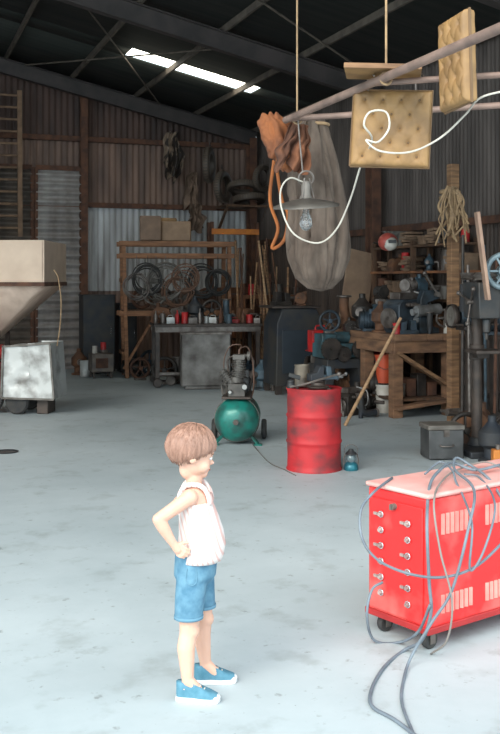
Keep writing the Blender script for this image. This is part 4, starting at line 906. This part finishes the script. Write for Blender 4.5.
g=G(); g.sph((0,0,0),(.12,.13,.11)); O('helmet_shell',g,M('helmet_red',(.5,.1,.07),(.35,.06,.05),.4),HL)
g=G(); g.sph((.02,-.06,-.02),(.09,.09,.085)); O('face_shield',g,white,HL)
g=G(); g.box((.03,-.145,.0),(.09,.02,.04)); O('view_window',g,black,HL); g=G(); g.tube([(0,.1,.05),(.02,.2,.12),(.05,.35,.1)],.008); O('strap',g,black,HL)
g=G(); g.bar((0,0,0),(0,0,2.85),.1,.1); O('timber_post',g,wood,loc=atd(453,10.8),rot=(0,0,TH),bevel=.006,label='pale upright timber post behind the bench',cat='post')
g=G()
for k in range(34):
    a=random.uniform(-.13,.12); b_=random.uniform(-.1,.02); L_=random.uniform(.25,.6)
    g.tube([(a*.4,-.06+b_,random.uniform(-.02,.06)),(a*.8+random.uniform(-.04,.04),-.08+b_,-L_*.3),(a*1.1+random.uniform(-.04,.04),-.08+b_,-L_*.65),(a+random.uniform(-.08,.08),-.08+b_,-L_)],random.uniform(.006,.014),6,5)
g.tor((0,0,0),.09,.025); g.tor((0,0,-.08),.1,.02,(.2,.1,1))
O('rope_hank',g,rope,loc=A(450,192,10.7),label='ragged hemp rope hank tied round the timber post',cat='rope')

# ================= DRILL PRESS =================
dpb=M('drill_grime',(.045,.052,.058),(.09,.078,.07),.55,.3,6)
DP=T('drill_press','old gray floor-standing drill press with pulleys and feed wheel','drill press',atd(482,9.2),math.radians(10))
g=G(); g.box((0,0,.03),(.42,.5,.06)); g.lathe([(.1,.06),(.075,.1),(.06,.14)],(0,.12,0),n=24); O('base',g,navy,DP,bevel=.012)
g=G(); g.cyl((0,.12,.06),(0,.12,1.6),.05,n=24); O('column',g,steel,DP)
g=G(); g.box((0,-.08,.95),(.3,.3,.03)); g.box((0,.06,.92),(.12,.2,.08)); g.cyl((0,.12,.86),(0,.12,1.0),.07,n=20); O('work_table',g,steel,DP,bevel=.005)
g=G(); g.ext([(-.1,1.25),(.1,1.25),(.11,1.58),(-.11,1.58)],-.18,.2); g.cyl((0,-.1,1.25),(0,-.1,1.12),.035,n=16); g.cyl((0,-.1,1.12),(0,-.1,1.05),.02,.012,n=12); O('head',g,dpb,DP,bevel=.02)
g=G(); g.lathe([(.03,0),(.12,0),(.1,.02),(.12,.04),(.1,.06),(.1,.07),(.03,.07)],(0,-.1,1.6),n=28); g.lathe([(.03,0),(.08,0),(.06,.02),(.08,.04),(.09,.07),(.03,.07)],(0,.3,1.6),n=28); g.bar((-.1,-.1,1.63),(-.08,.3,1.63),.012,.02); g.bar((.1,-.1,1.63),(.08,.3,1.63),.012,.02); O('pulley_set',g,steelb,DP)
g=G(); g.cyl((0,.3,1.3),(0,.3,1.56),.09,n=24); g.box((0,.22,1.4),(.06,.12,.1)); O('electric_motor',g,M('motor_gray2',(.07,.07,.075),None,.5,.3),DP,bevel=.005)
g=G(); fwc=Vector((.11,-.24,1.68)); ax=(0.3,1,0); g.tor(fwc,.15,.026,ax,36,10); g.cyl(fwc-Vector((0.01,.04,0)),fwc+Vector((.02,.1,0)),.055); g.bar(fwc+Vector((0,.03,0)),(.03,-.1,1.5),.05)
xx,yy=frame(Vector(ax))
for k in range(6):
    t=k*2*pi/6; g.bar(fwc,fwc+(xx*math.cos(t)+yy*math.sin(t))*.15,.035,.018)
O('hand_wheel',g,M('pale_blue_paint',(.3,.4,.44),(.16,.21,.24),.5,.2),DP)
g=G()
for k in range(3):
    t=k*2.1+.4; g.cyl((-.12,-.02,1.4),(-.16,-.02+.2*math.cos(t),1.4+.2*math.sin(t)),.009,n=8); g.sph((-.16,-.02+.2*math.cos(t),1.4+.2*math.sin(t)),.022)
g.cyl((-.16,-.02,1.4),(-.08,-.02,1.4),.025); O('feed_handle',g,steelb,DP)
PG=T('pedestal_grinder','dark pedestal grinder with two wheels and side motor','grinder',atd(470,10.0),math.radians(14))
g=G(); g.box((0,0,.02),(.36,.34,.04)); g.cyl((0,0,.04),(0,0,1.1),.07,.05,20); g.box((0,0,1.12),(.22,.2,.04)); O('pedestal',g,steel,PG,bevel=.006)
g=G(); g.cyl((-.13,0,1.24),(.13,0,1.24),.1,n=28); g.box((0,0,1.38),(.12,.1,.06)); O('motor_housing',g,greaseb,PG,bevel=.008)
for s in(-1,1):
    g=G(); g.lathe([(.02,-.02),(.1,-.02),(.1,.02),(.02,.02)],(s*.19,0,1.24),(1,0,0),32); g.cyl((s*.12,0,1.24),(s*.23,0,1.24),.015); g.cyl((s*.215,0,1.24),(s*.22,0,1.24),.04); O('grinding_wheel',g,enamel,PG)
    g=G(); g.lathe([(.115,-.03),(.12,0),(.115,.03)],(s*.19,.01,1.24),(1,0,0),32,cap=False); g.box((s*.19,-.13,1.16),(.08,.07,.015)); O('wheel_guard',g,steel,PG,solid=.004)
for k,(px,d,z,s) in enumerate(((465,9.4,0,1.1),(492,8.8,0,1.2),(498,9.7,0,1.5),(474,9.7,0,1.5),(489,10.6,0,2.0))):
    junk(KD[(k*5+3)%6],atd(px,d,z),s,[grease,navy,grease,brownm,grease][k],k*.8+.3,'on the floor by the drill press')
ES=T('parts_stand','dark steel stand piled with heavy greasy parts','stand',atd(500,10.3),TH)
g=G(); g.box((0,0,1.02),(.5,.5,.05)); O('stand_top',g,steel,ES)
for x in(-.22,.22):
    for y in(-.22,.22):
        g=G(); g.bar((x,y,0),(x,y,1.0),.06); O('leg',g,steel,ES)
esM=Matrix.Translation(ES.location)@Matrix.Rotation(TH,4,'Z')
for k,(x,y) in enumerate(((-.16,-.14),(.1,-.16),(-.12,.12),(.14,.1))): junk(KD[(k*2+1)%6],esM@Vector((x,y,1.045)),1.3,JM[(k*2+1)%8],k,'piled on the steel stand')
FB=T('tool_chest','dented gray steel chest on the floor below the machines','chest',GR(445,461)+Vector((0,.15,0)),math.radians(8))
g=G(); g.box((0,0,.14),(.32,.26,.26)); O('chest_body',g,M('chest_gray',(.1,.1,.1),(.05,.05,.05),.55,.3),FB,bevel=.01)
g=G(); g.box((0,0,.29),(.34,.28,.045)); O('chest_lid',g,enamel,FB,bevel=.01)
g=G(); g.box((0,-.135,.24),(.05,.015,.06)); g.tube([(-.06,-.13,.14),(-.05,-.16,.13),(.05,-.16,.13),(.06,-.13,.14)],.006,6,3); O('latch',g,steelb,FB)
g=G(); g.bar((0,0,0),A(477,212,8.9)-A(488,300,8.9),.12,.03); O('pale_plank',g,M('pink_wood',(.5,.32,.23),(.36,.22,.16),.8,0,5,.1),loc=A(488,300,8.9),bevel=.004,label='short pale plank sticking up behind the drill press',cat='plank')
for k,(x0,x1) in enumerate(((470,468),(494,497),(486,484),(462,463))):
    gg=G(); p=atd(x0,9.6+.1*k,0); q=A(x1,265-10*k,9.7+.1*k); gg.cyl((0,0,0),q-p,.016,n=8); O('steel_bar',gg,[steelb,rust,bluep,grease][k],loc=p,label='upright steel bar standing with the machines',cat='bar',group='upright bars by the drill press')
ST=T('fuel_tin','small orange fuel tin on the floor','tin',GR(498,468),0)
g=G(); g.box((0,0,.08),(.1,.1,.16)); O('tin_body',g,orange,ST,bevel=.01); g=G(); g.cyl((0,0,.16),(0,0,.2),.02); O('tin_cap',g,steelb,ST)

# ================= CAMERA, LIGHT =================
cam=bpy.data.cameras.new('camera'); co=bpy.data.objects.new('camera',cam); C.objects.link(co)
co.location=(0,0,1.6); co.rotation_euler=(pi/2,0,0); cam.sensor_fit='VERTICAL'; cam.sensor_height=36; cam.sensor_width=24.5
cam.lens=36*1000/734; cam.shift_y=-(367-280)/734; cam.clip_end=100
S.camera=co
w=bpy.data.worlds.new('world'); S.world=w; w.use_nodes=True
bg=w.node_tree.nodes['Background']; bg.inputs['Color'].default_value=(.78,.93,1,1); bg.inputs['Strength'].default_value=2.9
sl=bpy.data.lights.new('sun','SUN'); sl.energy=4.0; sl.angle=math.radians(40); sl.color=(1,.94,.84)
so=bpy.data.objects.new('sun',sl); C.objects.link(so); so.rotation_euler=Vector((.55,1,-.85)).to_track_quat('-Z','Y').to_euler()
S.view_settings.view_transform='Standard'
